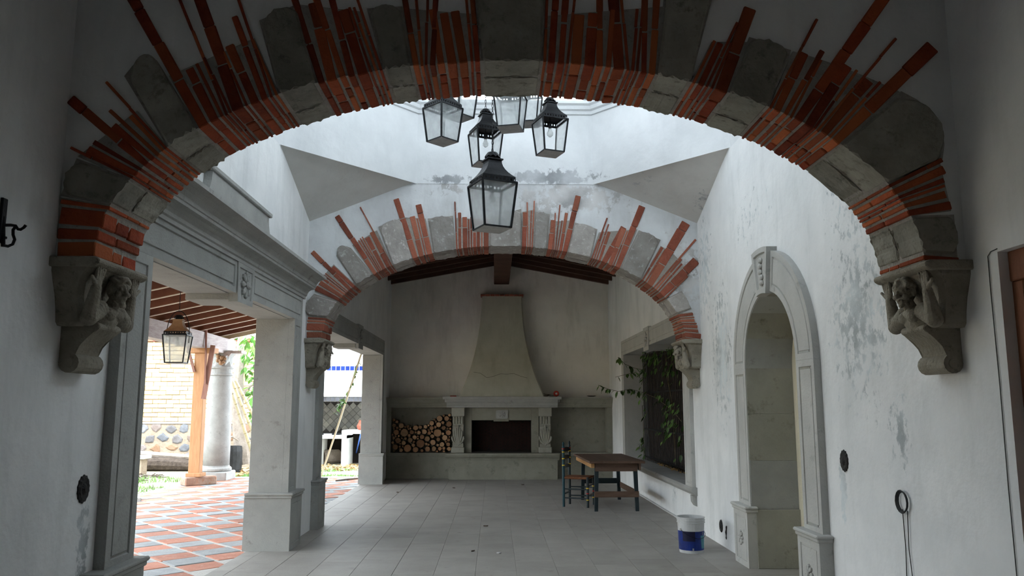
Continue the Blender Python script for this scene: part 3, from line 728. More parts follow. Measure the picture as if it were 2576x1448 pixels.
# ================================================================== arched niche of the right wall
T = thing('stone_niche', 'tall round-arched stone niche with keystone in the flaking white wall', 'niche', (XR, NC, 0))
r0, r1 = .70, 1.08; h = .06
def arcpts(r, a0, a1, n): return [(NC + r * math.cos(a0 + (a1 - a0) * k / n), NZ + r * math.sin(a0 + (a1 - a0) * k / n)) for k in range(n + 1)]
for s in (-1, 1):
    y0, y1 = sorted((NC + s * r0, NC + s * r1))
    b = MB(); b.panel(quad(y0, y1, .58, NZ - .001), RF, h, inset=.055, groove=.012, depth=.014); b.build('jamb', 'cantera_pale', T)
    a0, a1 = (.0, math.pi / 2 - .19) if s > 0 else (math.pi / 2 + .19, math.pi)
    b = MB(); b.panel(arcpts(r0, a0, a1, 14) + list(reversed(arcpts(r1, a0, a1, 14))), RF, h, inset=.055, groove=.012, depth=.014); b.build('archivolt', 'cantera_pale', T)
    yy = sorted((NC + s * (r0 - .03), NC + s * (r1 + .04)))
    pedestal(T, RF, yy[0], yy[1], .60, .11, 0, 'cantera_pale', medallion=True)
    q = NC + s * r0; b = MB(); lo, hi = sorted((q - s * .035, q + s * .2)); b.box((XR - .02, lo, 0), (XR + .45, hi, .57), bev=.006); b.build('reveal_base', 'cantera_green', T)
    z = .57
    for zz in (1.05, 1.52, 1.99):
        lo, hi = sorted((q - s * .008, q + s * .27)); b = MB(); b.box((XR - .052, lo, z + .0006), (XR + .45, hi, zz - .0006), bev=.002); b.build('reveal_stone', 'cantera_part' if zz < 1.5 else 'cantera_green', T); z = zz
kk = 7
for i in range(kk):
    a0 = math.pi * i / kk + .001; a1 = math.pi * (i + 1) / kk - .001
    b = MB(); b.prism(arcpts(r0 - .008, a0, a1, 8) + list(reversed(arcpts(.975, a0, a1, 8))), RF, .052, -.45); b.build('reveal_stone', 'cantera_green' if i % 2 else 'cantera_part', T)
a0, a1 = math.pi / 2 - .20, math.pi / 2 + .20
b = MB(); b.panel(arcpts(r0 - .02, a0, a1, 6) + list(reversed(arcpts(r1 + .04, a0, a1, 6))), RF, h + .04, inset=.05, groove=.012, depth=.02, raise_=.02); k = b.build('keystone', 'cantera_pale', T)
b = MB()
for i in range(5): b.ball(RF(NC + ji(.02), NZ + .78 + i * .055, h + .03), .032, 8, 6, (.7, 1.3, .9))
b.build('carving', 'cantera_pale', k)
b = MB(); b.box((XR + .43, 6.5, -.02), (XR + .50, 8.46, 3.0)); b.build('back_panel', 'plaster_niche', T)

# ================================================================== door at the right edge
T = struct(thing('door_1', 'dark wooden door deep in the right wall', 'door', (XR, 3.47, 0))); del T['category']
b = MB(); b.box((XR + .05, 2.9, 2.24), (XR + .22, 4.05, 2.40), bev=.006); b.build('head', 'wood_door', T)
for y0, y1 in ((2.9, 2.99), (3.96, 4.05)):
    b = MB(); b.box((XR + .06, y0, 0), (XR + .2, y1, 2.24), bev=.005); b.build('stile', 'wood_door', T)
for i in range(6):
    y0 = 2.99 + i * .1617; b = MB(); b.box((XR + .10, y0 + .002, 0.01), (XR + .14, y0 + .1597, 2.24), bev=.004); b.build('plank', 'wood_door', T)
b = MB(); b.box((XR + .25, 2.7, -.1), (XR + .3, 4.3, 2.6)); b.build('backing', 'wood_dark', T)

# ================================================================== fireplace
T = thing('fireplace', 'grey stone fireplace with tall flared plaster hood on the back wall', 'fireplace', (.2, 18.1, 0))
fx = lambda u, v, wd: Vector((wd, YB - u, v))          # profile (out from the wall, height) run along x
for x0, x1 in ((XL, -1.0), (1.38, XR)):
    b = MB(); b.box((x0, 18.06, 0), (x1, YB, .49), bev=.004); b.box((x0, 18.03, .49), (x1, YB, .57), bev=.006); b.build('side_bench', 'cantera_hearth', T)
b = MB(); b.box((-1.0, 17.80, 0), (1.39, YB, .42), bev=.005); b.build('hearth_base', 'cantera_hearth', T)
hp = [(0, .42), (.56, .42), (.565, .45), (.585, .455), (.59, .47), (.62, .49), (.635, .52), (.65, .525), (.65, .57), (0, .575)]
b = MB(); b.prism(hp, fx, -1.07, 1.43); b.build('hearth_slab', 'cantera_hearth', T)
for x0, x1 in ((-.68, -.51), (.83, .99)):
    b = MB(); b.box((x0, 17.98, .57), (x1, YB, 1.56), bev=.004); b.build('surround_stile', 'cantera_hearth', T)
b = MB(); b.box((-.51, 17.98, 1.28), (.83, YB, 1.56), bev=.004); b.box((-.02, 17.965, 1.255), (.32, YB - .1, 1.30), bev=.004); hd = b.build('surround_head', 'cantera_hearth', T)
b = MB(); b.box((-.51, YB - .02, .57), (.83, YB - .005, 1.3)); b.build('fire_back', 'soot', T)
b = MB()
for i in range(-3, 9):
    for j in range(-1, 12):
        for s in (-1, 1):
            cx_ = -.5 + i * .17 + (.085 if s > 0 else 0); cz_ = .58 + j * .07
            if not (-.46 < cx_ < .78 and .60 < cz_ < 1.25): continue
            b.box((cx_ - .055, YB - .035, cz_ - .022), (cx_ + .055, YB - .018, cz_ + .022), rot=Matrix.Rotation(s * math.radians(45), 3, 'Y'))
o = b.build('herringbone_bricks', 'fire_brick', T); o['kind'] = 'stuff'
b = MB(); b.box((-.50, 18.0, .572), (.82, 18.3, .60), bev=.01); b.build('ash_bed', 'soot', T)
FF = front_face(17.98)
b = MB(); b.panel([(.05, 1.315), (.28, 1.315), (.30, 1.34), (.30, 1.50), (.05, 1.50), (.03, 1.48), (.03, 1.34)], FF, .018, inset=.012, groove=.004, depth=.006); rosette(b, lambda u, v, wd: FF(u, v, wd + .015), .165, 1.408, .078, .022, 8); b.build('rosette', 'cantera', hd)
for x0, x1 in ((-.94, -.67), (.99, 1.26)):
    b = MB()
    b.box((x0 - .01, 17.80, 1.37), (x1 + .01, YB, 1.56), bev=.01)
    pr = [(0, .70), (.46, .70), (.47, .76), (.44, .80), (.455, .90), (.475, 1.0), (.485, 1.08), (.47, 1.14), (.44, 1.18), (.46, 1.22), (.48, 1.30), (.485, 1.37), (0, 1.37)]
    b.prism(pr, fx, x0 + .015, x1 - .015)
    b.box((x0 - .01, 17.83, .57), (x1 + .01, YB, .70), bev=.012)
    cns = b.build('console', 'cantera_green', T)
    xm = (x0 + x1) / 2
    b = MB()
    for s in range(-3, 4):                         # acanthus leaf
        pts = []; rr = []
        for t in range(6):
            q = t / 5; xx = xm + s * .041 * (q ** .6) * (1.0 if abs(s) < 3 else 1.02); zz = .72 + q * (.45 - abs(s) * .06) + .02 * math.sin(q * 3)
            if abs(s) == 3: zz = .74 + .26 * q - .07 * q * q
            pts.append((xx + (s * .01 * math.sin(q * math.pi)), YB - .462 - .045 * math.sin(q * math.pi * .8), zz)); rr.append(.010 + .013 * math.sin(q * math.pi * .85))
        b.tube(pts, rr, 6)
    b.build('acanthus_leaf', 'cantera_green', cns)
    b = MB()
    for s in range(4):
        xx = x0 + .045 + s * (x1 - x0 - .09) / 3; b.tube([(xx, YB - .455, 1.21), (xx, YB - .485, 1.28), (xx, YB - .487, 1.36)], .022, 7)
    b.build('fluting', 'cantera_green', cns)
mp_ = lambda d: [(0, 1.56), (d, 1.56), (d + .012, 1.575), (d + .012, 1.60), (d + .03, 1.61), (d + .045, 1.64), (d + .05, 1.66), (d + .075, 1.67), (d + .10, 1.70), (d + .115, 1.735), (d + .13, 1.74), (d + .13, 1.785), (0, 1.79)]
b = MB(); b.prism(mp_(.37), fx, XL, XR); b.build('side_shelf', 'cantera_hearth', T)
b = MB(); b.prism(mp_(.53), fx, -1.06, 1.40); 
b.box((-1.14, YB - .668, 1.738), (1.48, YB, 1.80), bev=.004); b.box((-1.10, YB - .612, 1.672), (1.44, YB, 1.739), bev=.006); b.build('mantel_shelf', 'cantera', T)
for x0, x1 in ((XL, -2.30), (2.52, XR)):
    b = MB(); b.box((x0, 17.99, .57), (x1, YB, 1.56), bev=.004); b.build('side_pilaster', 'cantera_hearth', T)
for x0, x1 in ((-2.30, -.94), (1.26, 2.52)):
    n = 3
    for i in range(n):
        for z0, z1 in ((.57, 1.07), (1.07, 1.56)):
            xa = x0 + (x1 - x0) * i / n; xb_ = x0 + (x1 - x0) * (i + 1) / n
            b = MB(); b.box((xa + .0008, YB - .06, z0 + .0008), (xb_ - .0008, YB, z1 - .0008), bev=.001); b.build('panel', 'cantera_hearth', T)
ring = []
for k in range(13):
    t = k / 12; z = 1.785 + t * 2.30
    e = (1 - t) ** 2.3
    xl = -.30 - .43 * e - .06 * (1 - t); xr = .63 + .43 * e + .06 * (1 - t); yf = 18.08 - .30 * e - .06 * (1 - t)
    ring.append([(xl, YB, z), (xl, yf + .03, z), (xl + .03, yf, z), (xr - .03, yf, z), (xr, yf + .03, z), (xr, YB, z)])
b = MB(); b.loops(ring); hood = b.build('hood', 'plaster_hood', T)
nb = 9
for i in range(nb):
    xa = -.33 + i * .99 / nb; b = MB(); b.box((xa + .004, 18.02, 4.085), (xa + .99 / nb - .004, YB, 4.125), bev=.005); b.build('brick', 'brick_red_far', hood)
b = MB(); pts = [(-.62 + i * .15, 0, 2.28 + .05 * math.sin(i * 1.3) - .03 * math.cos(i * 2.1)) for i in range(12)]
# hairline crack across the hood
def hood_y(z):
    t = (z - 1.785) / 2.30; return 18.08 - .30 * (1 - t) ** 2.3 - .06 * (1 - t)
b.tube([(x, hood_y(z) + .001, z) for x, _, z in pts if -.5 < x < .88], .004, 4); b.build('crack', 'soot', hood)
# ================================================================== carved corbels
def carved_figure(curly):
    """half figure pushing up with both hands; built of tapering limbs and fused into one skin"""
    b = MB()
    def limb(p, q, r0, r1, n=5):
        p = Vector(p); q = Vector(q)
        for i in range(n + 1): b.ball(p.lerp(q, i / n), r0 + (r1 - r0) * i / n, 10, 7)
    b.ball((.150, 0, -.31), 1, 14, 10, (.085, .12, .075)); b.ball((.185, 0, -.275), 1, 14, 10, (.060, .10, .045))
    for s in (-1, 1): b.ball((.225, s * .048, -.29), 1, 10, 8, (.030, .044, .034))
    b.ball((.16, 0, -.355), 1, 12, 8, (.06, .095, .04))
    limb((.195, 0, -.255), (.225, 0, -.20), .040, .036, 3)
    for s in (-1, 1):
        limb((.185, s * .105, -.265), (.190, s * .215, -.325), .052, .046); limb((.190, s * .215, -.325), (.215, s * .212, -.165), .047, .030, 7)
        b.ball((.222, s * .212, -.128), 1, 10, 8, (.018, .038, .040))
        for off, ln in ((-.031, .052), (-.0105, .066), (.0105, .063), (.030, .048)):
            limb((.226, s * .212 + off, -.105), (.238, s * .212 + off * 1.3, -.105 + ln), .0115, .0085, 6)
        limb((.222, s * (.212 + .025), -.145), (.228, s * (.212 + .075), -.108), .014, .010, 5)
    hc = Vector((.235, 0, -.145)); hd = MB(); keep = b; b = hd
    b.ball((-.006, 0, .008), 1, 16, 12, (.062, .056, .072)); b.ball((.010, 0, -.040), 1, 12, 9, (.046, .043, .044))
    limb((.050, 0, .018), (.074, 0, -.020), .0085, .013, 4)                                              # nose
    for s in (-1, 1):
        limb((.054, s * .010, .026), (.040, s * .042, .022), .0095, .008, 4)                               # brow
        b.ball((.049, s * .023, .006), .0105, 8, 6)                                                        # eye
        b.ball((.043, s * .033, -.022), 1, 8, 6, (.018, .017, .016)); b.ball((.064, s * .011, -.021), .0075, 7, 5)
        b.ball((-.002, s * .060, -.004), 1, 8, 6, (.017, .011, .026))                                      # ear
    limb((.054, -.017, -.044), (.054, .017, -.044), .0055, .0055, 5); b.ball((.061, 0, -.043), .006, 7, 5); limb((.051, -.014, -.056), (.051, .014, -.056), .006, .006, 4)
    b.ball((.046, 0, -.074), 1, 8, 6, (.015, .018, .014))
    rr = random.Random(5 if curly else 9)
    if curly:
        for i in range(60):
            a = rr.uniform(-2.6, 2.6); e = rr.uniform(.30, 1.35); d = Vector((math.cos(a) * math.cos(e) * .062 - .006, math.sin(a) * math.cos(e) * .060, math.sin(e) * .078 + .006))
            if d.x > .036 and d.z < .045: continue
            b.ball(d, rr.uniform(.011, .017), 7, 5)
    else:
        for i in range(22):
            a = -1.6 + 3.2 * i / 21; b.ball((math.cos(a) * .052, math.sin(a) * .055, .052 + .010 * math.cos(4 * a)), .0135, 7, 5); b.ball((math.cos(a) * .036, math.sin(a) * .040, .070), .013, 7, 5)
        for i in range(34):                       # beard
            a = rr.uniform(-1.2, 1.2); z = rr.uniform(-.092, -.062); b.ball((math.cos(a) * .046, math.sin(a) * .044, z), rr.uniform(.008, .012), 7, 5)
        for s in (-1, 1): limb((.060, s * .006, -.036), (.050, s * .026, -.046), .006, .004, 4)
    m4 = Matrix.Translation(hc) @ Matrix.Rotation(.42 if curly else -.42, 4, 'Z') @ Matrix.Rotation(.12, 4, 'Y')
    bmesh.ops.transform(hd.bm, matrix=m4, verts=hd.bm.verts[:])
    tmp = bpy.data.meshes.new('t'); hd.bm.to_mesh(tmp); hd.bm.free(); keep.bm.from_mesh(tmp); bpy.data.meshes.remove(tmp); b = keep
    o = b.build('figure_source', 'carved_stone', recalc=False)
    md = o.modifiers.new('r', 'REMESH'); md.mode = 'VOXEL'; md.voxel_size = .0042
    sm = o.modifiers.new('s', 'SMOOTH'); sm.factor = .5; sm.iterations = 2
    dg = bpy.context.evaluated_depsgraph_get(); dg.update()
    me = bpy.data.meshes.new_from_object(o.evaluated_get(dg)); me.name = 'figure'
    for p in me.polygons: p.use_smooth = True
    bpy.data.objects.remove(o)
    return me
FIG = {True: carved_figure(True), False: carved_figure(False)}
def corbel(x, y, z, rz, curly, label, m='carved_stone', hw=.275):
    T = thing('carved_corbel', label, 'corbel', (x, y, z), rz)
    f = lambda u, v, wd: Vector((u, wd, v))
    b = MB(); b.prism([(-.03, 0), (.245, 0), (.265, -.012), (.27, -.03), (.255, -.045), (.235, -.055), (-.03, -.055)], f, -hw - .03, hw + .03, bev=.006); b.build('abacus', m, T, local=True)
    rings = []
    for u, w_, z_ in ((.225, hw, -.05), (.205, hw, -.075), (.165, hw - .02, -.13), (.145, hw - .05, -.20), (.14, hw - .07, -.28), (.14, hw - .08, -.345), (.12, hw - .10, -.365)):
        rings.append([(-.03, -w_, z_), (u * .85, -w_, z_), (u, -w_ + .03, z_), (u, w_ - .03, z_), (u * .85, w_, z_), (-.03, w_, z_)])
    b = MB(); b.loops(rings); b.build('block', m, T, local=True)
    g = link('figure', FIG[curly].copy(), T); g.data.materials.clear(); g.data.materials.append(M[m])
    b = MB(); b.prism([(-.03, -.34), (.19, -.34), (.21, -.355), (.21, -.375), (.175, -.40), (.135, -.43), (.105, -.465), (.09, -.50), (.085, -.54), (-.03, -.60)], f, -.13, .13, bev=.006)
    b.build('bracket', m, T, local=True)
    b = MB(); n = 14
    for r_, hh in ((.056, .14), (.028, .15)):
        b.loops([[(.060 + r_ * math.cos(2 * math.pi * k / n), yy, -.565 + r_ * math.sin(2 * math.pi * k / n)) for k in range(n)] for yy in (-hh, hh)])
    b.build('scroll', m, T, local=True)
    return T
corbel(XL, 4.57, 2.40, 0, False, 'shadowed stone corbel with bearded figure carrying the left foot of the near arch')
corbel(XR, 4.57, 2.40, math.pi, True, 'brown stone corbel with curly-haired figure carrying the right foot of the near arch')
corbel(XL, 10.35, 2.44, 0, True, 'grey stone corbel with raised arms under the left foot of the far arch')
corbel(XR, 10.35, 2.44, math.pi, False, 'small-looking stone corbel beside the grilled window under the far arch')

# ================================================================== firewood in the left recess
def log_proto():
    b = MB(); n = 12; rr = [1 + ji(.07) for _ in range(n)]
    b.loops([[(rr[k] * .05 * math.cos(2 * math.pi * k / n) + bend, y, rr[k] * .05 * math.sin(2 * math.pi * k / n)) for k in range(n)] for y, bend in ((0, 0), (.16, .003), (.33, 0))])
    lg = b.build('firewood_log', 'bark', smooth=False)
    b = MB(); b.loops([[(rr[k] * q * .05 * math.cos(2 * math.pi * k / n), y, rr[k] * q * .05 * math.sin(2 * math.pi * k / n)) for k in range(n)] for q, y in ((.93, .002), (.93, -.003), (.3, -.004))])
    b.build('cut_end', 'cut_wood', lg)
    return lg
placed = []
def top_z(x):
    t = (x + 2.3) / 1.36
    return 1.36 - .30 * math.sin(min(1, t * 1.3) * math.pi) ** 1 * .75 + (.05 if t > .85 else 0)
rl = random.Random(21)
for rad, tries in ((.095, 6), (.065, 160), (.05, 500), (.037, 1200), (.026, 2200)):
    for _ in range(tries):
        x = rl.uniform(-2.29 + rad, -.95 - rad); z = rl.uniform(.572 + rad, top_z(x) - rad * .3); r = rad * rl.uniform(.86, 1.05)
        if z - r < .571: continue
        if all((x - a) ** 2 + (z - c) ** 2 > (r + e) ** 2 * .985 for a, c, e in placed): placed.append((x, z, r))
lp = log_proto()
for i, (x, z, r) in enumerate(placed[:240]):
    o = lp if i == 0 else copy_tree(lp)
    o.location = (x, 17.985 + rl.uniform(-.03, .05), z); o.scale = (r / .05 / 1.04, .9, r / .05 / 1.04); o.rotation_euler = (0, rl.uniform(0, 6.28), 0)
    tag(o, 'cut firewood log stacked in the recess left of the fireplace', 'log', 'stacked firewood logs')

# ================================================================== table and chair
T = thing('wooden_table', 'rough brown wooden table with dark legs near the window', 'table', (1.86, 13.35, 0), math.radians(1.5))
def lb(name, a, b_, m, bev=.004, par=None, rot=None):
    q = MB(); q.box(a, b_, bev, rot); return q.build(name, m, par or T, local=True)
for i in range(4):
    x0 = -.43 + i * .215; lb('plank', (x0 + .0015, -.95, .725), (x0 + .2135, 1.0, .76), 'wood_table')
lb('apron', (-.33, -.86, .60), (.33, -.83, .722), 'wood_table'); lb('apron', (-.33, .74, .60), (.33, .77, .722), 'wood_table')
lb('batten', (-.40, -.90, .655), (-.345, .9, .722), 'wood_table_pale'); lb('batten', (.345, -.90, .62), (.375, .9, .722), 'wood_table')
for x, y in ((-.30, -.80), (.30, -.80), (-.30, .70), (.30, .70)):
    q = MB(); q.loops([[(x * 1.06 + dx * .026, y * 1.02 + dy * .026, 0) for dx, dy in ((-1, -1), (1, -1), (1, 1), (-1, 1))], [(x + dx * .03, y + dy * .03, .724) for dx, dy in ((-1, -1), (1, -1), (1, 1), (-1, 1))]]); q.build('leg', 'paint_dark', T, local=True)
lb('stretcher', (-.345, -.852, .21), (.345, -.832, .30), 'wood_table'); lb('stretcher', (-.33, .74, .27), (.33, .76, .36), 'paint_dark'); lb('stretcher', (.328, -.8, .21), (.348, .75, .30), 'wood_table')

T = thing('ladder_chair', 'dark painted ladder-back chair with rush seat and yellow bands, drawn up to the table', 'chair', (1.37, 13.22, 0), math.radians(-20))
def post(x, y, h, m1='paint_dark', bands=()):
    q = MB(); q.lathe([(.021, 0), (.022, .35), (.021, h - .16), (.023, h - .14)] + ([(.016, h - .10), (.021, h - .075), (.014, h - .055), (.019, h - .03), (.009, h)] if h > .6 else [(.02, h)]), (x, y, 0), 10)
    p = q.build('post', m1, T, smooth=False, local=True)
    for z, c in bands:
        k = MB(); k.lathe([(.0235, z - .008), (.0245, z), (.0235, z + .008)], (x, y, 0), 10); k.build('band', 'paint_yellow' if c == 'y' else 'paint_red', p, local=True)
for y in (-.19, .19): post(-.20, y, 1.02, 'paint_teal' if y < 0 else 'paint_dark', [(.91, 'r'), (.86, 'y'), (.755, 'y'), (.65, 'y')])
for y in (-.21, .21): post(.20, y, .47, 'paint_dark', [(.30, 'y'), (.22, 'r'), (.12, 'y')])
for z, hh in ((.60, .05), (.74, .05), (.86, .055)):
    q = MB(); q.loops([[(-.20 - .02 * math.sin(math.pi * t), -.19 + .38 * t, z) , (-.19 - .02 * math.sin(math.pi * t), -.19 + .38 * t, z), (-.19 - .02 * math.sin(math.pi * t), -.19 + .38 * t, z + hh + .015 * math.sin(math.pi * t)), (-.20 - .02 * math.sin(math.pi * t), -.19 + .38 * t, z + hh + .015 * math.sin(math.pi * t))] for t in [k / 6 for k in range(7)]]); q.build('back_slat', 'paint_dark', T, local=True)
q = MB(); q.loops([[(-.20, -.19, .435), (.20, -.21, .435), (.20, .21, .435), (-.20, .19, .435)], [(-.215, -.205, .452), (.215, -.225, .452), (.215, .225, .452), (-.215, .205, .452)], [(-.205, -.195, .470), (.205, -.215, .470), (.205, .215, .470), (-.205, .195, .470)], [(-.03, -.03, .462), (.03, -.03, .462), (.03, .03, .462), (-.03, .03, .462)]]); q.build('seat', 'rush', T, local=True)
for z in (.14, .28):
    for a, c in (((-.20, -.19), (.20, -.21)), ((-.20, .19), (.20, .21))):
        q = MB(); q.tube([(a[0], a[1], z), ((a[0] + c[0]) / 2, (a[1] + c[1]) / 2, z), (c[0], c[1], z)], [.009, .013, .009], 7); q.build('rung', 'paint_dark', T, local=True)
for x, z in ((.20, .33), (-.20, .20), (.20, .18)):
    q = MB(); q.tube([(x, -.2, z), (x, 0, z), (x, .2, z)], [.009, .013, .009], 7); q.build('rung', 'paint_dark', T, local=True)

# ================================================================== paint bucket
T = thing('paint_bucket', 'white plastic bucket with blue label standing by the right wall', 'bucket', (2.19, 9.10, 0), .25)
b = MB()
prof = [(.02, .004), (.128, .004), (.131, 0), (.134, .02), (.147, .325), (.147, .338), (.156, .34), (.156, .347), (.149, .349), (.149, .366), (.157, .368), (.157, .374), (.150, .376), (.151, .395), (.156, .397), (.156, .405), (.146, .405), (.130, .02), (.02, .018)]
prof = [(r, z * .94) for r, z in prof]
b.lathe(prof, n=32); b.build('body', 'plastic_white', T, local=True, smooth=False)
lab = lambda z: .1345 + (.147 - .1345) * (z - .02) / .305
def wrap(name, m, a0, a1, z0, z1, off, par, n=12, slant=0.0):
    q = MB(); rows = []
    for i in range(n + 1):
        t = i / n
        lo = [(lab(z) + off) for z in (z0, z1)]
        col_ = []
        for zz, r_, sh in ((z0, lo[0], slant), (z1, lo[1], 0)):
            a = a0 + (a1 - a0) * t + sh
            col_.append((r_ * math.cos(a), r_ * math.sin(a), zz))
        rows.append(col_)
    for c0, c1 in zip(rows, rows[1:]): q.face([c0[0], c1[0], c1[1], c0[1]])
    return q.build(name, m, par, local=True)
lbp = wrap('label', 'label_blue', 0, 2 * math.pi, .032, .235, .0010, T, 40)
wrap('label_panel', 'label_navy', -2.75, -1.75, .13, .235, .0016, lbp, 10)
wrap('label_panel', 'label_teal', -1.28, -.72, .05, .19, .0022, lbp, 8, .12)
wrap('label_panel', 'label_grey', -1.98, -1.86, .034, .058, .0022, lbp, 3)
q = MB(); pts = []
for i in range(9):
    a = .7 + (2 * math.pi - 1.4) * i / 8; an = -1.02 + .07 * math.cos(a); zz = .212 + .013 * math.sin(a); r_ = lab(zz) + .003; pts.append((r_ * math.cos(an), r_ * math.sin(an), zz))
q.tube(pts, .0022, 5); q.build('letter_c', 'label_grey', lbp, local=True)
for a in (-2.9, .24):
    q = MB(); q.ball((.150 * math.cos(a), .150 * math.sin(a), .25), .014, 8, 6); q.build('handle_lug', 'plastic_white', T, local=True)
q = MB(); q.tube([(.152 * math.cos(-2.9 + i * .314) * (1 + .02 * math.sin(i)), .152 * math.sin(-2.9 + i * .314) , .25 - .09 * math.sin(math.pi * i / 10)) for i in range(11)], .0025, 5); q.build('wire_handle', 'iron', T, local=True)
# ================================================================== lanterns
def lantern(x, y, z, s, rz, ztop, label, group, missing=(), roof_mat='iron', hoop=False):
    """z = underside; s = scale; panes numbered 0 front(-y) 1 right 2 back 3 left"""
    T = thing('hanging_lantern', label, 'lantern', (x, y, z), rz, group)
    bt, tp, hh = .125 * s, .165 * s, .41 * s
    c4 = ((-1, -1), (1, -1), (1, 1), (-1, 1))
    b = MB(); b.loops([[(q * i, q * j, zz) for i, j in c4] for q, zz in ((bt - .004, 0), (bt + .006, .002), (bt + .006, .016 * s), (bt - .01, .018 * s))]); bs = b.build('base', 'lead', T, local=True)
    b = MB()
    for k in range(4):
        i, j = c4[k]; i2, j2 = c4[(k + 1) % 4]; b.tube([(bt * i, bt * j, .01 * s), (bt * i2, bt * j2, .01 * s)], .011 * s, 4)
    b.build('bottom_rail', 'iron', T, local=True)
    for i, j in c4:
        b = MB(); b.tube([(bt * i, bt * j, .005), (tp * i, tp * j, hh)], .012 * s, 4); b.build('corner_bar', 'iron', T, local=True)
    b = MB()
    for k in range(4):
        i, j = c4[k]; i2, j2 = c4[(k + 1) % 4]; b.tube([(tp * i * 1.01, tp * j * 1.01, hh), (tp * i2 * 1.01, tp * j2 * 1.01, hh)], .011 * s, 4)
    b.build('top_rail', 'iron', T, local=True)
    for k in range(4):
        if k in missing: continue
        i, j = c4[k]; i2, j2 = c4[(k + 1) % 4]
        q0, q1 = bt - .004, tp - .004
        b = MB(); b.face([(q0 * i, q0 * j, .018 * s), (q0 * i2, q0 * j2, .018 * s), (q1 * i2, q1 * j2, hh - .006), (q1 * i, q1 * j, hh - .006)]); b.build('glass_pane', 'lantern_glass', T, local=True)
    g0 = tp * .95; gz0, gz1 = hh + .005, hh + .05 * s
    b = MB(); n = 9                                          # pierced gallery
    for k in range(4):
        i, j = c4[k]; i2, j2 = c4[(k + 1) % 4]
        a = Vector((g0 * i, g0 * j, 0)); c = Vector((g0 * i2, g0 * j2, 0)); d = (c - a)
        for zz0, zz1 in ((gz0, gz0 + .008 * s), (gz1 - .014 * s, gz1)): b.face([a + Vector((0, 0, zz0)), c + Vector((0, 0, zz0)), c + Vector((0, 0, zz1)), a + Vector((0, 0, zz1))])
        for m_ in range(n):
            t0 = m_ / n; t1 = t0 + .55 / n
            b.face([a + d * t0 + Vector((0, 0, gz0)), a + d * t1 + Vector((0, 0, gz0)), a + d * t1 + Vector((0, 0, gz1)), a + d * t0 + Vector((0, 0, gz1))])
    b.build('pierced_gallery', 'iron', T, local=True)
    rings = []
    for k in range(7):
        t = k / 6; q = g0 * (1.0 - .60 * (1 - (1 - t) ** 2.0)); rings.append([(q * i, q * j, gz1 + t * .17 * s) for i, j in c4])
    zt = gz1 + .17 * s
    b = MB(); b.loops(rings); b.loops([[(q * i, q * j, zz) for i, j in c4] for q, zz in ((g0 * .48, zt), (g0 * .48, zt + .012 * s))]); b.build('roof', roof_mat, T, local=True)
    b = MB(); b.lathe([(.052 * s, zt), (.050 * s, zt + .055 * s)], n=12); b.build('collar', 'iron', T, local=True)
    b = MB(); n = 20; zc = zt + .055 * s                       # scalloped crown
    b.loops([[(.012 * s * math.cos(2 * math.pi * k / n), .012 * s * math.sin(2 * math.pi * k / n), zc + .028 * s) for k in range(n)],
             [(.045 * s * math.cos(2 * math.pi * k / n), .045 * s * math.sin(2 * math.pi * k / n), zc + .022 * s) for k in range(n)],
             [((.070 + .006 * (k % 2)) * s * math.cos(2 * math.pi * k / n), (.070 + .006 * (k % 2)) * s * math.sin(2 * math.pi * k / n), zc - (.012 + .018 * (k % 2)) * s) for k in range(n)]], cap1=False)
    b.build('crown', 'iron', T, local=True)
    zt2 = zc + .025 * s
    b = MB()
    if hoop:
        b.tube([(.16 * s * math.cos(a), 0, hh + .02 + (.34 * s * math.sin(a) if a > 0 else 0)) for a in [math.pi * k / 14 for k in range(15)]], .006, 5)
        b.tube([(.16 * s, 0, .3 * s), (.16 * s, 0, hh + .03)], .006, 5); b.tube([(-.16 * s, 0, .3 * s), (-.16 * s, 0, hh + .03)], .006, 5)
        zt2 = hh + .35 * s
    n = max(2, int((ztop - z - zt2) / .035))
    for k in range(n):                                        # chain of links
        z0 = zt2 + k * .035; a = (k % 2) * math.pi / 2
        lk = [(.009 * math.cos(t) * math.cos(a), .009 * math.cos(t) * math.sin(a), z0 + .02 + .022 * math.sin(t)) for t in [2 * math.pi * q / 6 for q in range(7)]]
        b.tube(lk, .0032, 3)
    b.build('chain', 'iron', T, local=True)
    b = MB(); b.tube([(0, 0, zt), (0, 0, hh - .03)], .004, 5); b.lathe([(.016, hh - .07), (.017, hh - .02)], n=10); sk = b.build('socket', 'iron', T, local=True)
    b = MB(); b.lathe([(.012, hh - .07), (.018, hh - .09), (.032, hh - .12), (.030, hh - .145), (.012, hh - .162)], n=12); b.build('bulb', 'bulb_glass', sk, smooth=True, local=True)
    return T
GL = 'lantern cluster under the drum'
ZB = 6.0
for (px, py, y, s, deg, label, miss) in (
    (1238, 578, 6.90, 1.00, 24, 'lowest and largest looking black lantern in the middle of the cluster', ()),
    (1113, 358, 7.75, .87, 45, 'leftmost black lantern of the cluster, hanging corner-on', ()),
    (1384, 388, 7.75, .84, 20, 'rightmost black lantern of the cluster with an open front pane', (0, 2)),
    (1284, 326, 7.75, .87, -14, 'black lantern at the top middle of the cluster, cut by the arch', ()),
    (1221, 416, 8.40, .90, 21, 'black lantern half hidden behind the lowest lantern', (0, 2)),
    (1156, 298, 8.40, .87, 45, 'black lantern just behind the leftmost lantern', ()),
    (1328, 314, 8.40, .87, -10, 'black lantern between the top middle one and the rightmost', ()),
    ):
    p = P(px, py, 1, y)
    lantern(p.x, p.y, p.z, s, math.radians(deg), ZB, label, GL, miss)
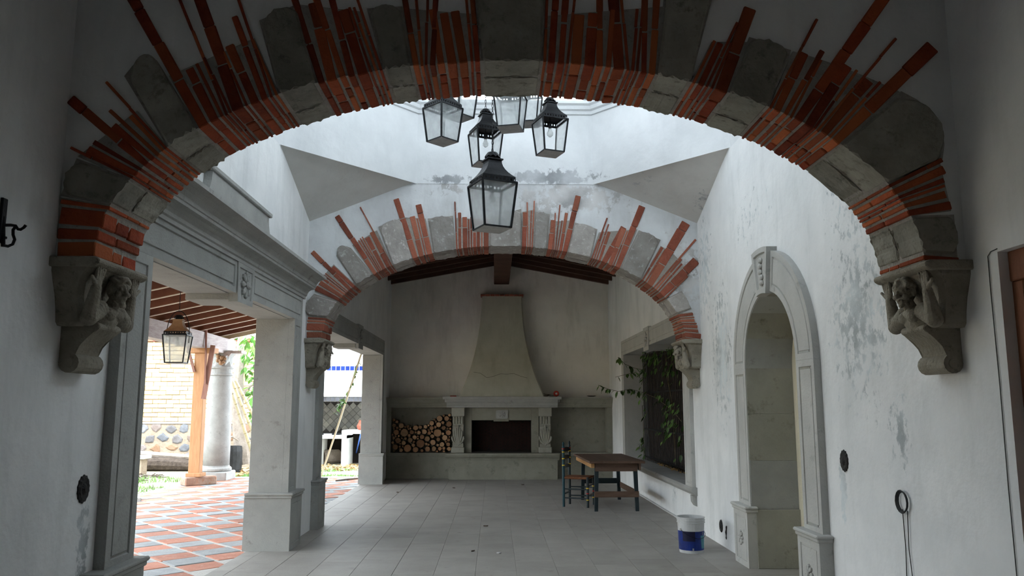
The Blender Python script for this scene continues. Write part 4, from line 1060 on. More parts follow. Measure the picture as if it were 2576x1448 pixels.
for i, y in enumerate((6.90, 7.75, 8.40)):
    b = MB(); b.box((XL + .02, y - .02, ZB), (XR - .02, y + .02, ZB + .05)); tag(b.build('iron_crossbar', 'iron', base=True), ('nearest', 'middle', 'farthest')[i] + ' iron bar across the drum that carries lantern chains', 'bar', 'iron bars carrying the lanterns')

# ================================================================== small things on the walls
def wall_plate(fn, y, z, r, label):
    b = MB(); n = 28
    rad = lambda k: r * (1 + .10 * (k % 2))
    b.loops([[fn(y + rad(k) * q * .8 * math.cos(2 * math.pi * k / n), z + rad(k) * q * math.sin(2 * math.pi * k / n), h) for k in range(n)] for q, h in ((1, 0), (1, .008), (.8, .016), (.45, .010), (.2, .022))])
    return tag(b.build('wall_plate', 'iron_wall', base=True), label, 'plate', 'scalloped iron wall plates')
wall_plate(LF, 4.81, 1.12, .075, 'black scalloped plate low on the left wall beside the portal')
wall_plate(RF, 6.06, 1.19, .075, 'black scalloped plate on the right wall beside the niche')
wall_plate(RF, 9.48, .22, .065, 'black plate near the floor right of the bucket')
wall_plate(LF, 10.05, .24, .055, 'small black plate near the floor between the two portals')
b = MB(); pts = [(XR - .004, 9.26 + .03 * math.sin(t * 2), .25 - .15 * t) for t in [k / 8 for k in range(9)]]; b.tube(pts, [.010, .012, .008, .012, .014, .008, .005, .010, .004], 5); tag(b.build('cable_stub', 'cable', base=True), 'bit of black cable hanging beside the plate by the bucket', 'cable')
# wrought-iron hook, left edge
hy = 3.825
def hk(px, py): p = P(px, py, 1, hy); return (p.x, p.y, p.z)
T = thing('iron_bracket', 'black wrought-iron scroll bracket at the left edge of the picture', 'bracket', (XL, hy, 2.45))
b = MB(); b.box((XL, hy - .02, 2.38), (XL + .015, hy + .02, 2.60), bev=.003); b.tube([hk(8, 545), hk(8, 620)], .010, 6); b.build('back_plate', 'iron', T)
b = MB(); b.tube([hk(6, 566), hk(28, 566), hk(40, 568), hk(45, 576), hk(52, 577), hk(60, 572), hk(65, 566)], .0075, 6); b.build('arm', 'iron', T)
b = MB(); b.tube([hk(40, 569), hk(33, 578), hk(33, 590), hk(37, 602), hk(32, 614), hk(20, 619), hk(9, 617), hk(3, 607), hk(8, 597), hk(16, 598)], .0075, 6); b.build('scroll', 'iron', T)
# coil of cable on the right wall
T = thing('cable_coil', 'coil of black cable hung on the right wall with two strands to the floor', 'cable', (XR, 5.2, .99))
b = MB()
for q in range(4):
    b.tube([(XR - .014 - .004 * q, 5.2 + (.060 + .004 * q) * math.cos(t), .99 + (.062 + .003 * q) * math.sin(t)) for t in [2 * math.pi * k / 16 for k in range(17)]], .0045, 5)
b.build('coil', 'cable', T)
for dy, x_ in ((.04, .008), (-.07, .010)):
    b = MB(); b.tube([(XR - x_, 5.2 + dy * .6, .94), (XR - x_, 5.2 + dy * .4, .7), (XR - x_, 5.2 + dy, .35), (XR - x_, 5.2 + dy * 1.3, .01)], .003, 4); b.build('strand', 'cable', T)
b = MB(); b.tube([(XR - .004, 4.045, 2.415), (XR - .004, 4.10, 2.41), (XR - .005, 4.125, 2.39), (XR - .006, 4.125, 2.2), (XR - .005, 4.12, 1.7), (XR - .005, 4.125, 1.2), (XR - .005, 4.12, .6), (XR - .005, 4.125, .02)], .0026, 5); tag(b.build('door_cable', 'cable', base=True), 'thin black cable running down beside the wooden door', 'cable')
b = MB(); b.tube([(XR - .02, 18.0, .016), (XR - .02, 11.6, .016)], .014, 8); tag(b.build('conduit', 'pvc', base=True), 'white conduit lying along the foot of the window wall', 'pipe')
for i, (px, py) in enumerate(((1142, 1227), (1190, 1386), (1255, 1391), (1222, 1323), (1315, 1219), (1000, 1238))):
    p = P(px, py, 2, .003); b = MB(); a = ji(3); l = R.uniform(.02, .035)
    c, s = math.cos(a), math.sin(a); loc = lambda u, v, w_: (p.x + u * c - v * s, p.y + u * s + v * c, .003 + w_)
    b.loops([[loc(-l, 0, 0), loc(0, -l * .4, 0), loc(l, 0, 0), loc(0, l * .4, 0)], [loc(-l, 0, .012), loc(0, -l * .4, .004), loc(l, 0, .014), loc(0, l * .4, .006)]])
    tag(b.build('fallen_leaf', 'bark' if i != 2 else 'pvc', base=True), ('tiny brown scrap on the floor left of the hearth step', 'dark scrap in the foreground of the stone floor', 'pale scrap in the foreground of the stone floor', 'dark scrap on the middle of the stone floor', 'tiny dark scrap on the floor before the fire opening', 'small dark twig on the floor near the plain portal')[i], 'scrap', 'scraps on the floor')

# ================================================================== odds and ends on the mantel
ms = 1.802
def on_mantel(px, y=17.86): return P(px, 996, 1, y).x
x = on_mantel(1400); T = thing('red_clay_roll', 'small round red object standing on the mantel right of the hood', 'ornament', (x, 17.95, ms))
b = MB(); n = 16
b.loops([[(x + r * math.cos(2 * math.pi * k / n), yy, ms + .066 + r * math.sin(2 * math.pi * k / n)) for k in range(n)] for yy, r in ((17.98, .05), (17.97, .066), (17.93, .066), (17.92, .05), (17.925, .026))]); b.build('body', 'clay_red', T)
b = MB(); b.loops([[(x + .022 * math.cos(2 * math.pi * k / n), yy, ms + .066 + .022 * math.sin(2 * math.pi * k / n)) for k in range(n)] for yy in (17.93, 17.918)]); b.build('hub', 'pvc', T)
x = on_mantel(1490); b = MB(); b.lathe([(.05, 0), (.07, .004), (.10, .016), (.10, .02), (.065, .010), (.02, .008)], (x, 18.02, ms), 18); tag(b.build('dark_dish', 'iron', base=True), 'dark shallow dish on the right end of the shelf', 'dish')
T = thing('dried_plant', 'heap of dried dark stems and leaves on the mantel', 'plant', (on_mantel(1345), 17.95, ms))
x0 = T.location.x
b = MB()
for i in range(34):
    a = ji(.28); b.tube([(x0 + a + ji(.02), 17.95 + ji(.05), ms + .006), (x0 + a + ji(.10), 17.95 + ji(.06), ms + R.uniform(.02, .07)), (x0 + a + ji(.16), 17.95 + ji(.06), ms + R.uniform(.008, .08))], .004, 3)
b.build('stems', 'vine_stem', T)
for i, (px, m_, nm, lb_) in enumerate(((1140, 'clay_red', 'red_shard', 'red shard at the left end of the raised mantel'), (1232, 'clay_red', 'red_shard', 'flat red shard on the mantel below the hood'), (1150, 'pvc', 'candle_stub', 'tiny pale candle stub beside the red shard on the mantel'))):
    x = on_mantel(px); b = MB()
    if nm == 'red_shard': b.loops([[(x + dx * .07, 17.9 + dy * .03, ms + z) for dx, dy in ((-1, -.6), (-.2, -1), (1, -.5), (.8, .7), (-.5, 1))] for z in (0, .022)])
    else: b.lathe([(.012, 0), (.013, .03), (.008, .034), (.002, .04)], (x, 17.9, ms), 8)
    tag(b.build(nm, m_, base=True), lb_, 'candle' if i == 2 else 'shard')

# ================================================================== vine in the window
def leaf_mesh(name, m):
    b = MB()
    out = [(0, 0, 0), (.22, .20, .05), (.55, .24, .06), (.85, .10, .03), (1, 0, -.04)]
    mid = [(0, 0, 0), (.22, 0, 0), (.55, 0, 0), (.85, 0, -.01), (1, 0, -.04)]
    for s in (1, -1):
        for k in range(4):
            p = [mid[k], mid[k + 1], (out[k + 1][0], s * out[k + 1][1], out[k + 1][2]), (out[k][0], s * out[k][1], out[k][2])]
            q = [];
            for v in p:
                if v not in q: q.append(v)
            if len(q) >= 3: b.face(q)
    return b.build(name, m, recalc=False)
LEAF = {k: leaf_mesh('leaf', k) for k in ('leaf_dark', 'leaf_light', 'leaf_dead')}
used = set()
def add_leaf(T, kind, pos, size, rot):
    pr = LEAF[kind]
    if kind not in used: used.add(kind); o = pr
    else: o = pr.copy(); COL.objects.link(o)
    o.parent = T; o.location = Vector(pos) - root_loc(T); o.rotation_euler = rot; o.scale = (size,) * 3
    return o
rv = random.Random(4)
T = thing('window_vine', 'green leafy vine growing through the window grille', 'vine', (gx, 13.5, .56))
stems = [[(1620, 1150), (1618, 1050), (1612, 980), (1625, 900)], [(1690, 1010), (1680, 940), (1672, 880), (1650, 870)], [(1700, 1170), (1695, 1080), (1688, 1000), (1676, 940)], [(1612, 985), (1650, 1000), (1690, 1030), (1715, 1060)]]
for st in stems:
    b = MB(); b.tube([P(x, y, 0, gx - .03) for x, y in st], .006, 5); b.build('stem', 'vine_stem', T)
clusters = [((1640, 895), 42, 28, 60), ((1690, 900), 26, 46, 45), ((1665, 870), 34, 12, 26), ((1621, 925), 14, 40, 22), ((1617, 1110), 12, 36, 34), ((1620, 1010), 12, 50, 16), ((1660, 1000), 40, 16, 16), ((1690, 1030), 22, 50, 34), ((1672, 1085), 14, 26, 14), ((1708, 1080), 10, 60, 14)]
for (cx_, cy_), sx, sy, n in clusters:
    for _ in range(n):
        p = P(cx_ + rv.gauss(0, sx * .55), cy_ + rv.gauss(0, sy * .55), 0, gx - rv.uniform(.02, .10))
        if not (11.05 < p.y < 15.95 and .58 < p.z < 2.60): continue
        add_leaf(T, 'leaf_dark', p, rv.uniform(.07, .135), (rv.uniform(-.6, .6), rv.uniform(.6, 1.5), rv.uniform(2.2, 4.1)))
for st, n in (([(1612, 985), (1585, 978), (1555, 984), (1530, 978), (1505, 968)], 20), ([(1618, 930), (1595, 925), (1572, 915), (1555, 898)], 12), ([(1600, 935), (1580, 940), (1548, 948)], 5), ([(1628, 880), (1615, 872), (1605, 878)], 4)):
    pts = [P(x, y, 1, 15.45 - .5 * i / len(st)) for i, (x, y) in enumerate(st)]
    b = MB(); b.tube(pts, .0045, 4); b.build('tendril', 'vine_stem', T)
    for _ in range(n):
        i = rv.randrange(len(pts) - 1); p = pts[i].lerp(pts[i + 1], rv.random())
        add_leaf(T, 'leaf_dark', p, rv.uniform(.09, .15), (rv.uniform(-.5, .5), rv.uniform(.5, 1.4), rv.uniform(0, 6.28)))
b = MB()
for i in range(60):
    y = rv.uniform(11.1, 14.6); a = rv.uniform(0, 6.28); l = rv.uniform(.04, .08); x = gx - rv.uniform(-.03, .07)
    b.face([(x, y, .556 + rv.uniform(0, .03)), (x + l * math.cos(a), y + l * math.sin(a), .556 + rv.uniform(.01, .04)), (x + l * math.cos(a + .7), y + l * math.sin(a + .7), .56)])
o = b.build('leaf_litter', 'leaf_dead', recalc=False); tag(o, 'dry leaf litter on the window sill along the grille', 'leaves', kind='stuff')
# ================================================================== courtyard: porch
prz = lambda x: 3.16 + .22 * (x + 6.3)
T = thing('porch_roof', 'sloping porch roof of dark boards on rafters over the brick paving', 'roof', (-4.7, 11.5, 3.5))
y = -3.5; i = 0
while y < 18.75:
    b = MB(); f = front_face(y)
    b.prism([(-6.75, prz(-6.75) + .012), (XO + .01, prz(XO) + .012), (XO + .01, prz(XO) + .15), (-6.75, prz(-6.75) + .15)], f, -.055, 0)
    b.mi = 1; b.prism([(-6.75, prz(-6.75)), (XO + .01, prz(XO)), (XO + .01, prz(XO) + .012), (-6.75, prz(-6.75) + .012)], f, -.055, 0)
    b.build('rafter', ['wood_porch', 'wood_porch_lit_edge'], T); y += .66
for k in range(16):
    xa = -6.9 + k * .26; xb_ = min(xa + .255, XO + .02)
    b = MB(); b.prism([(xa, prz(xa) + .15), (xb_, prz(xb_) + .15), (xb_, prz(xb_) + .175), (xa, prz(xa) + .175)], front_face(-4), 0, -22.85); b.build('board', 'wood_porch', T)
b = MB(); b.prism([(-6.8, prz(-6.8) - .02), (XO, prz(XO) - .02), (XO, prz(XO) + .14), (-6.8, prz(-6.8) + .14)], front_face(18.84), 0, .03); b.build('fascia', 'bamboo', T)
b = MB()
bt = [(382, 796, 378, 835), (486, 826, 485, 853), (591, 852, 593, 874)]
rings = []
for k, yy in enumerate((-4.0, 4.0, 9.0, 14.0, 15.5, 17.2, 18.3, 19.1)):
    zt = prz(-6.3) - .005 - (.0 if yy < 18 else .02); zb = zt - .34 + .015 * math.sin(yy * 2)
    rings.append([(-6.42 + ji(.008), yy, zb), (-6.18 + ji(.008), yy, zb + ji(.01)), (-6.18 + ji(.008), yy, zt), (-6.42 + ji(.008), yy, zt)])
b.loops(rings); tag(b.build('porch_beam', 'wood_weathered', base=True), 'old weathered timber beam carrying the porch rafters', 'beam')
# stone column
T = thing('stone_column', 'round grey stone column with broken capital on the porch edge', 'column', (-6.3, 18.55, -.05))
c0 = (-6.3, 18.55, -.05)
b = MB(); b.box((-6.64, 18.21, -.06), (-5.96, 18.89, .14), bev=.02); b.build('plinth', 'column_stone', T)
b = MB(); b.lathe([(.31, .19), (.335, .21), (.34, .25), (.32, .28), (.295, .29), (.29, .32)], c0, 24); b.build('base_ring', 'column_stone', T)
b = MB(); b.lathe([(.285, .31), (.285, .9), (.275, 1.5), (.25, 2.30), (.25, 2.33)], c0, 28); b.build('shaft', 'column_stone', T, smooth=True)
b = MB(); b.lathe([(.25, 2.33), (.275, 2.34), (.275, 2.37), (.25, 2.38), (.25, 2.48), (.285, 2.50), (.285, 2.53), (.26, 2.54)], c0, 24); b.build('neck_ring', 'column_stone', T)
b = MB(); n = 14
b.loops([[(c0[0] + (r_ + ji(.035)) * math.cos(2 * math.pi * k / n), c0[1] + (r_ + ji(.035)) * math.sin(2 * math.pi * k / n), z_ + ji(.02)) for k in range(n)] for r_, z_ in ((.24, 2.48), (.25, 2.60), (.22, 2.70), (.27, 2.80), (.29, 2.85))]); b.build('broken_capital', 'cantera', T)
b = MB(); rr = random.Random(3)
for k in range(14): b.ball((c0[0] + .06 + rr.uniform(-.12, .10), c0[1] - .24 + rr.uniform(-.03, .03), 2.56 + rr.uniform(0, .16)), rr.uniform(.03, .06), 6, 5)
b.build('exposed_core', 'iron_rusty', T)
T = thing('timber_bolster', 'splintered weathered timber bolster between column and porch beam', 'beam', (-6.3, 18.5, 2.80))
b = MB(); rings = []
for k in range(9):
    t = k / 8; x = -6.75 + t * .95
    lo = 2.82 - .0 + (.10 * abs(2 * t - 1)) - (.14 if k in (5,) else 0) - (.10 if k == 3 else 0); hi = 2.83 + .0
    rings.append([(x, 18.35 + ji(.02), min(lo, 2.80) + ji(.015)), (x, 18.75, min(lo, 2.80) + ji(.015)), (x, 18.75, 2.845), (x, 18.35, 2.845)])
b.loops(rings); b.build('bolster', 'wood_weathered', T)
b = MB()
for dx, dz in ((-.06, -.14), (.10, -.20), (.20, -.10), (-.2, -.06)):
    b.loops([[(-6.28 + dx - .07, 18.34, 2.81), (-6.28 + dx + .07, 18.34, 2.81), (-6.28 + dx + .07, 18.40, 2.81), (-6.28 + dx - .07, 18.40, 2.81)], [(-6.28 + dx - .01, 18.33, 2.81 + dz), (-6.28 + dx + .01, 18.33, 2.81 + dz), (-6.28 + dx + .01, 18.35, 2.81 + dz), (-6.28 + dx - .01, 18.35, 2.81 + dz)]])
b.build('splinter', 'wood_weathered', T)
# prop: new post on a block
pc = P(491, 1196, 1, 17.3)
T = thing('timber_prop', 'new orange timber post propping the porch beam', 'post', (pc.x, 17.3, .12))
b = MB(); b.box((pc.x - .12, 17.2, .20), (pc.x + .11, 17.4, 2.72), bev=.006); b.build('post', 'wood_new', T)
b = MB(); b.box((pc.x - .14, 17.12, .13), (pc.x + .17, 17.45, .205), bev=.006); b.build('foot_board', 'wood_new', T)
b = MB(); b.box((pc.x - .28, 17.15, 2.72), (pc.x + .30, 17.45, 2.825), bev=.005); b.build('head_board', 'wood_new', T)
def bar(name, a, c, w_, m, par, th_=.03):
    a = Vector(a); c = Vector(c); d = (c - a).normalized(); n_ = d.cross(Vector((0, 1, 0))).normalized(); t_ = Vector((0, 1, 0)) * th_ / 2
    b = MB(); b.loops([[q + n_ * w_ / 2 - t_, q - n_ * w_ / 2 - t_, q - n_ * w_ / 2 + t_, q + n_ * w_ / 2 + t_] for q in (a, c)]); return b.build(name, m, par)
bar('brace', P(472, 872, 1, 17.16), P(489, 935, 1, 17.16), .05, 'wood_plank', T)
bar('brace', P(536, 868, 1, 17.10), P(512, 1003, 1, 17.10), .10, 'wood_plank', T)
bar('brace', P(519, 829, 1, 17.05), P(516, 965, 1, 17.05), .035, 'wood_plank', T)
b = MB(); m3 = Matrix.Rotation(math.radians(40), 3, 'Z'); b.box((pc.x - .26, 17.12, -.05), (pc.x + .40, 17.44, .13), bev=.02, rot=m3, piv=(pc.x, 17.3, 0)); tag(b.build('timber_block', 'wood_block', base=True), 'rough reddish timber block under the orange post', 'block')
# porch lantern
p = P(443, 914, 1, 11.707); lantern(p.x, p.y, p.z, 1.0, math.radians(6), prz(p.x) + .03, 'lantern with tan roof hanging alone from the porch rafters', None, (), 'iron_rusty', True)

# ================================================================== courtyard: garden wall
GY = 23.0
T = thing('garden_wall', 'yellow brick garden wall on a rubble stone base beyond the porch', 'wall', (-9, GY, 0))
b = MB(); b.box((-16, GY, 1.12), (-6.35, GY + .3, 3.42)); b.build('mortar', 'adobe_joint', T)
b = MB(); b.box((-16, GY - .05, -.1), (-6.35, GY + .3, 1.12)); b.build('rubble_mortar', 'rubble_joint', T)
b = MB(); b.box((-16, GY - .08, 1.09), (-6.35, GY + .2, 1.15), bev=.01); b.build('ledge', 'mortar', T)
bk = None
for r_ in range(18):
    x = -12.9 + (.2 if r_ % 2 else 0) + ji(.04)
    while x < -6.8:
        l = .40 + ji(.03)
        if bk is None:
            q = MB(); q.box((-.203, -.03, -.057), (.203, .05, .057), bev=.010); bk = q.build('brick', 'adobe', T, local=True); o = bk
        else: o = copy_part(bk, T)
        o.location = Vector((x + l / 2, GY + ji(.008), 1.215 + r_ * .125 + ji(.006))) - T.location; o.scale = (l / .415, 1, 1 + ji(.08)); o.rotation_euler = (0, ji(.012), 0)
        x += l
for i in range(18):
    for j in range(4):
        cx_ = -13.0 + i * .37 + (.18 if j % 2 else 0) + ji(.06); cz_ = .16 + j * .27 + ji(.04)
        if cx_ > -6.9: continue
        q = MB(); n = 8; rr = [R.uniform(.09, .165) for _ in range(n)]
        q.loops([[(cx_ + rr[k] * s_ * 1.15 * math.cos(2 * math.pi * k / n), GY - .05 - d_, cz_ + rr[k] * s_ * .9 * math.sin(2 * math.pi * k / n)) for k in range(n)] for s_, d_ in ((1.05, -.05), (1, .012), (.72, .03))]); q.build('stone', 'rubble', T)
for i in range(30):
    q = MB(); n = 6; x0 = -16 + i * .32
    q.loops([[(x0 + .15 * math.cos(math.pi * k / n), yy, 3.42 + .10 * math.sin(math.pi * k / n)) for k in range(n + 1)] for yy in (GY - .12, GY + .35)]); q.build('coping_tile', 'brick_red_far', T)
# fallen trunk, bench
b = MB(); b.tube([(-11.4, 21.9, .07), (-10, 21.7, .09), (-8.6, 21.6, .08), (-7.55, 21.55, .03)], [.17, .19, .18, .13], 10); tag(b.build('lying_log', 'bark', base=True), 'long dark trunk lying along the rubble wall', 'log')
b = MB(); b.tube([(-11.2, 21.92, .31), (-9.4, 21.70, .345), (-7.7, 21.60, .235)], [.07, .08, .06], 8); tag(b.build('thin_log', 'trunk', base=True), 'thin pale trunk lying on top of the dark one by the rubble wall', 'log')
T = thing('stone_bench', 'low stone bench on two blocks by the fallen trunk', 'bench', (-9.3, 20.6, -.1))
b = MB(); b.box((-10.0, 20.4, .28), (-8.72, 20.85, .36), bev=.01); b.build('seat', 'cantera_pale', T)
for x in (-9.85, -9.12): b = MB(); b.box((x, 20.45, -.1), (x + .32, 20.8, .28), bev=.01); b.build('block', 'rubble_joint', T)
b = MB(); b.box((-6.72, 14.2, -.1), (-6.2, 14.6, .02), bev=.01, rot=Matrix.Rotation(.5, 3, 'Z')); tag(b.build('stone_block_low', 'cantera_pale', base=True), 'pale low stone block at the paving edge by the near jamb', 'block')
# grass and leaf litter
b = MB(); rg = random.Random(12)
for _ in range(9000):
    x = rg.uniform(-11.5, -6.5); y = rg.uniform(12.5, 21.0)
    if noise.noise(Vector((x * .7, y * .7, 0))) < -.12 or (y > 19.4 and x > -9): continue
    h = rg.uniform(.04, .11); a = rg.uniform(0, 6.28); w_ = rg.uniform(.006, .012); lx, ly = rg.uniform(-.04, .04), rg.uniform(-.04, .04)
    b.face([(x - w_ * math.cos(a), y - w_ * math.sin(a), -.10), (x + w_ * math.cos(a), y + w_ * math.sin(a), -.10), (x + lx, y + ly, -.10 + h)])
for _ in range(3500):
    x = rg.uniform(-6.3, -3.0); y = rg.uniform(19.6, 22.2)
    if noise.noise(Vector((x * .9, y * .9, 3))) < .0: continue
    h = rg.uniform(.03, .07); a = rg.uniform(0, 6.28); w_ = rg.uniform(.008, .014)
    b.face([(x - w_ * math.cos(a), y - w_ * math.sin(a), -.10), (x + w_ * math.cos(a), y + w_ * math.sin(a), -.10), (x + rg.uniform(-.04, .04), y + rg.uniform(-.04, .04), -.10 + h)])
tag(b.build('grass', 'grass', recalc=False), 'patches of bright green grass in the courtyard', 'grass', kind='stuff')
b = MB()
for _ in range(420):
    x, y = (rg.uniform(-7.4, -5.6), rg.uniform(19.6, 22)) if rg.random() < .5 else (rg.uniform(-6.0, -3.4), rg.uniform(21.4, 23.2))
    a = rg.uniform(0, 6.28); l = rg.uniform(.08, .2); z = -.10 + rg.uniform(.0, .05); c, s = math.cos(a), math.sin(a); wd = l * .28
    b.face([(x, y, z), (x + l * .5 * c - wd * s, y + l * .5 * s + wd * c, z + rg.uniform(.01, .06)), (x + l * c, y + l * s, z + rg.uniform(0, .05)), (x + l * .5 * c + wd * s, y + l * .5 * s - wd * c, z + rg.uniform(.01, .06))])
tag(b.build('leaf_litter', 'leaf_dead', recalc=False), 'dry yellow leaves lying on the courtyard ground', 'leaves', kind='stuff')
b = MB()
for _ in range(110):
    x = rg.uniform(-9.8, -8.0); y = rg.uniform(18.6, 20.3); a = rg.uniform(0, 6.28); l = rg.uniform(.1, .3)
    b.tube([(x, y, -.09), (x + l * math.cos(a), y + l * math.sin(a), -.09 + rg.uniform(0, .06))], .012, 3)
tag(b.build('twig_litter', 'bark'), 'dark twigs scattered before the stone bench', 'twigs', kind='stuff')
# tree behind the column
T = thing('courtyard_tree', 'slender tree with large green leaves behind the column', 'tree', (-6.9, 21.3, -.1))
def tp(px, py, yy=21.3): return P(px, py, 1, yy)
b = MB(); b.tube([tp(612, 1168), tp(602, 1080), tp(597, 1000), tp(602, 930), tp(606, 880), tp(612, 820)], [.20, .17, .15, .14, .12, .10], 9); b.build('trunk', 'trunk', T)
for st, rd in (([(606, 985), (612, 940), (622, 905), (640, 860), (655, 815)], .05), ([(600, 1040), (618, 980), (640, 965)], .035), ([(604, 900), (590, 870), (585, 840)], .04)):
    b = MB(); b.tube([tp(*q) for q in st], [rd * (1 - .5 * k / len(st)) for k in range(len(st))], 7); b.build('branch', 'trunk' if rd != .05 else 'bamboo', T)
rt = random.Random(8)
for (cx_, cy_), sx, sy, n in (((632, 862), 16, 22, 34), ((648, 900), 10, 30, 40), ((636, 945), 14, 24, 34), ((642, 1000), 12, 26, 38), ((615, 850), 10, 14, 12), ((640, 1040), 10, 14, 16), ((618, 905), 8, 20, 10), ((668, 930), 14, 70, 40), ((690, 900), 14, 60, 30)):
    for _ in range(n):
        add_leaf(T, 'leaf_light', tp(cx_ + rt.gauss(0, sx * .6), cy_ + rt.gauss(0, sy * .6), 21.0 + rt.uniform(-.5, .7)), rt.uniform(.16, .30), (rt.uniform(-.7, .7), rt.uniform(.1, 1.4), rt.uniform(0, 6.28)))
# bamboo poles
for i, (a, c, ya, yc) in enumerate((((577, 965), (642, 1158), 18.95, 21.0), ((583, 955), (655, 1128), 19.0, 21.4), ((592, 955), (668, 1100), 19.1, 21.6))):
    p0 = P(a[0], a[1], 1, ya); p1 = P(c[0], c[1], 1, yc); d = (p1 - p0).normalized()
    p1 = p1 + d * max(0, ((-.09 - p1.z) / d.z))
    T = thing('bamboo_pole', ('lowest', 'middle', 'uppermost')[i] + ' of the three bamboo poles leaning behind the column', 'pole', p1, 0, 'bamboo poles behind the column')
    L_p = (p1 - p0).length; pts = []; rr = []
    b = MB(); b.tube([p0, p0.lerp(p1, .5) + Vector((0, 0, -.03)), p1], [.032, .042, .05], 8); b.build('culm', 'bamboo', T)
    k = .3
    while k < L_p - .1:
        q = p0 + d * k + Vector((0, 0, -.03 * math.sin(math.pi * k / L_p))); rn = .034 + .018 * k / L_p; b = MB(); b.tube([q - d * .012, q, q + d * .012], [rn, rn + .008, rn], 8); b.build('node', 'bamboo_node', T); k += .34
b = MB(); b.lathe([(.26, 0), (.29, .1), (.29, .55), (.27, .68), (.24, .68), (.22, .2), (.05, .15)], (-6.75, 20.9, -.1), 18); tag(b.build('black_tub', 'black_rubber', base=True), 'black rubber tub standing behind the column under the bamboo', 'tub')
b = MB(); b.tube([P(570, 1165, 1, 20.4), P(573, 1120, 1, 20.4), P(571, 1100, 1, 20.4), P(585, 1098, 1, 20.45), P(600, 1108, 1, 20.5)], [.05, .04, .045, .03, .015], 7); tag(b.build('pale_branch', 'trunk', base=True), 'crooked pale branch leaning on the black tub', 'branch')

# ================================================================== courtyard: outdoor kitchen seen through the far portal
KY = 23.4
T = thing('outdoor_kitchen', 'white outdoor kitchen with sooty tiled hearth and blue tile band', 'kitchen', (-5, KY, -.1))
b = MB(); b.box((-6.3, KY + 1.1, -.1), (-2.4, KY + 1.3, 2.75)); b.build('back_wall', 'soot', T)
b = MB(); b.box((-6.3, KY + .1, 1.95), (-2.4, KY + 1.2, 2.55)); b.box((-6.3, KY + .05, 1.86), (-2.4, KY + 1.15, 1.955), bev=.01); b.build('hood', 'whitewash', T)
b = MB(); b.box((-6.3, KY + .1, 2.55), (-2.4, KY + 1.2, 2.80)); b.box((-6.3, KY + .04, 2.80), (-2.4, KY + 1.2, 2.835)); b.build('parapet', 'whitewash', T)
pr = None
for i in range(28):
    if pr is None: q = MB(); q.box((-.058, -.012, -.062), (.058, .01, .062), bev=.004); pr = q.build('blue_tile', 'tile_blue', T, local=True); o = pr
    else: o = copy_part(pr, T)
    o.location = Vector((-6.2 + i * .135, KY + .1, 2.685)) - T.location
pr = None
for i in range(28):
    if pr is None: q = MB(); q.box((-.060, -.012, -.065), (.060, .01, .065), bev=.004); pr = q.build('slate_tile', 'tile_slate', T, local=True); o = pr
    else: o = copy_part(pr, T)
    o.location = Vector((-6.2 + i * .135, KY + .10, 1.79)) - T.location
b = MB(); b.box((-6.3, KY + .11, 1.72), (-2.4, KY + .3, 1.96)); b.build('lintel', 'mortar', T)
pr = None
for i in range(16):
    for j in range(7):
        x = -6.1 + i * .226 + (.113 if j % 2 else 0); z = .92 + j * .113
        if pr is None: q = MB(); q.box((-.077, -.008, -.077), (.077, .02, .077), bev=.004, rot=Matrix.Rotation(math.radians(45), 3, 'Y'), piv=(0, 0, 0)); pr = q.build('diamond_tile', 'tile_soot', T, local=True); o = pr
        else: o = copy_part(pr, T)
        o.location = Vector((x, KY + 1.09, z)) - T.location
for x0, x1, z1 in ((-6.3, -5.95, .78), (-5.15, -5.03, .72), (-4.40, -4.26, .84), (-3.5, -3.36, .84)):
    b = MB(); b.box((x0, KY, -.1), (x1, KY + 1.1, z1), bev=.006); b.build('pier', 'whitewash', T)
b = MB(); b.box((-6.3, KY - .02, .66), (-4.26, KY + 1.1, .76), bev=.006); b.build('counter', 'whitewash', T)
b = MB(); b.box((-4.40, KY - .02, .80), (-2.4, KY + 1.1, .90), bev=.006); b.build('counter', 'whitewash', T)
b = MB(); b.box((-5.05, KY + .15, .765), (-4.5, KY + 1.0, .80), bev=.004); b.build('grill_plate', 'iron', T)
for i, (px, py) in enumerate(((826, 1097), (875, 1100))):
    p = P(px, py, 1, KY + .2); b = MB(); b.loops([[(p.x + dx, KY + .2 + dy, z) for dx, dy in ((-.12, -.06), (.1, -.08), (.13, .05), (-.1, .08))] for z in (.762, .80 + .02 * i)]); tag(b.build('stone_scrap', 'whitewash', base=True), ('left', 'right')[i] + ' pale stone scrap lying on the outdoor kitchen counter', 'stone')
p = P(907, 1075, 1, KY + .25); b = MB(); b.lathe([(.06, 0), (.10, .05), (.115, .12), (.07, .20), (.05, .25), (.065, .28)], (p.x, KY + .25, .902), 14); tag(b.build('clay_jug', 'brick_red_far', base=True), 'round clay jug at the right end of the outdoor kitchen counter', 'jug')
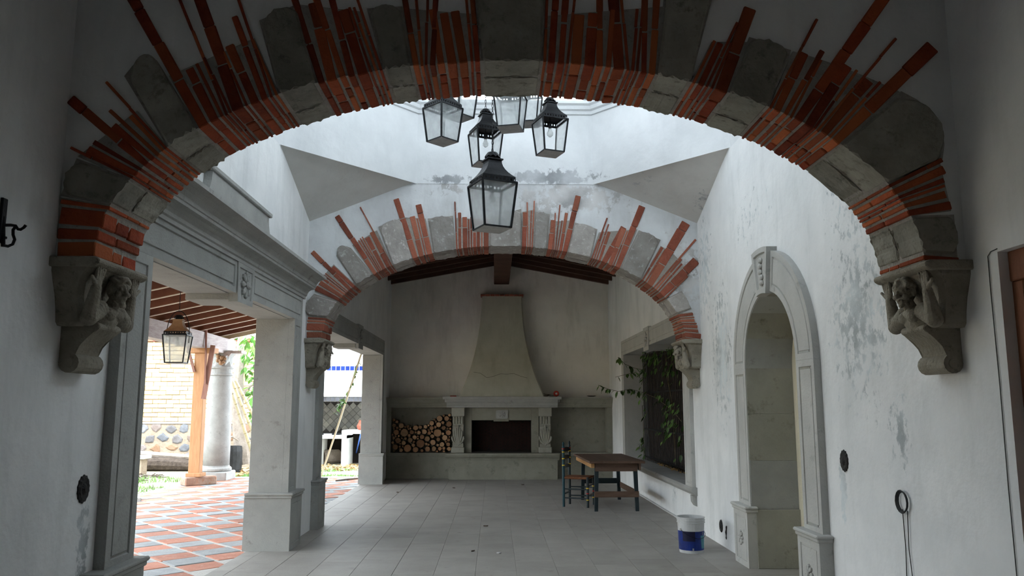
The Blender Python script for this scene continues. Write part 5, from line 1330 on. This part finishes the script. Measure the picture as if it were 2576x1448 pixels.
T = thing('trunk_section', 'short cut trunk section lying before the outdoor kitchen', 'log', P(833, 1165, 2, -.1))
c = T.location; b = MB(); ax = Vector((.75, .66, 0)); b.tube([c + Vector((-.24, -.2, .20)), c + Vector((-.24, -.2, .20)) + ax * .55], [.215, .205], 14); b.build('bark', 'trunk', T)
b = MB(); b.tube([c + Vector((-.24, -.2, .20)) - ax * .004, c + Vector((-.24, -.2, .20)) + ax * .01], .19, 14); b.build('cut_end', 'bark', T)
q0 = P(808, 1196, 2, -.045); q1 = Vector((XO - .06, 16.95, 2.72))
T = thing('leaning_pole', 'long thin pole leaning against the far jamb outside the plain portal', 'pole', q0)
b = MB(); b.tube([q0, q0.lerp(q1, .5) + Vector((0, 0, -.03)), q1], .022, 7); b.build('rod', 'bamboo', T)
T2 = thing('pole_vine', 'light green creeper climbing the leaning pole', 'vine', q0.lerp(q1, .5))
vp = [q0.lerp(q1, .93), q0.lerp(q1, .8) + Vector((.04, 0, -.03)), q0.lerp(q1, .66) + Vector((-.06, 0, 0)), P(862, 1010, 1, 17.6), P(842, 1038, 1, 17.7)]
b = MB(); b.tube(vp, .006, 5); b.build('stem', 'vine_stem', T2)
for i in range(46):
    k = rt.choice((0, 1, 2, 2, 3, 3, 3)); pp = vp[k].lerp(vp[k + 1], rt.random()); add_leaf(T2, 'leaf_light', pp, rt.uniform(.06, .13), (rt.uniform(-.6, .6), rt.uniform(.2, 1.2), rt.uniform(0, 6.28)))
p0 = P(907, 1092, 1, 22.6); p1 = P(892, 1158, 2, -.09); b = MB(); b.tube([p0, p1], .018, 6); tag(b.build('blue_stick', 'blue_pole', base=True), 'thin blue stick leaning on the outdoor kitchen', 'stick')
b = MB(); pa = P(845, 1209, 2, -.035); pb = P(903, 1203, 2, -.035); b.tube([pa, pa.lerp(pb, .5), pb], [.02, .03, .02], 6); tag(b.build('short_stick', 'bark', base=True), 'short dark stick lying on the paving beyond the plain portal', 'stick')
for k, pr_ in LEAF.items():
    if k not in used: bpy.data.objects.remove(pr_)
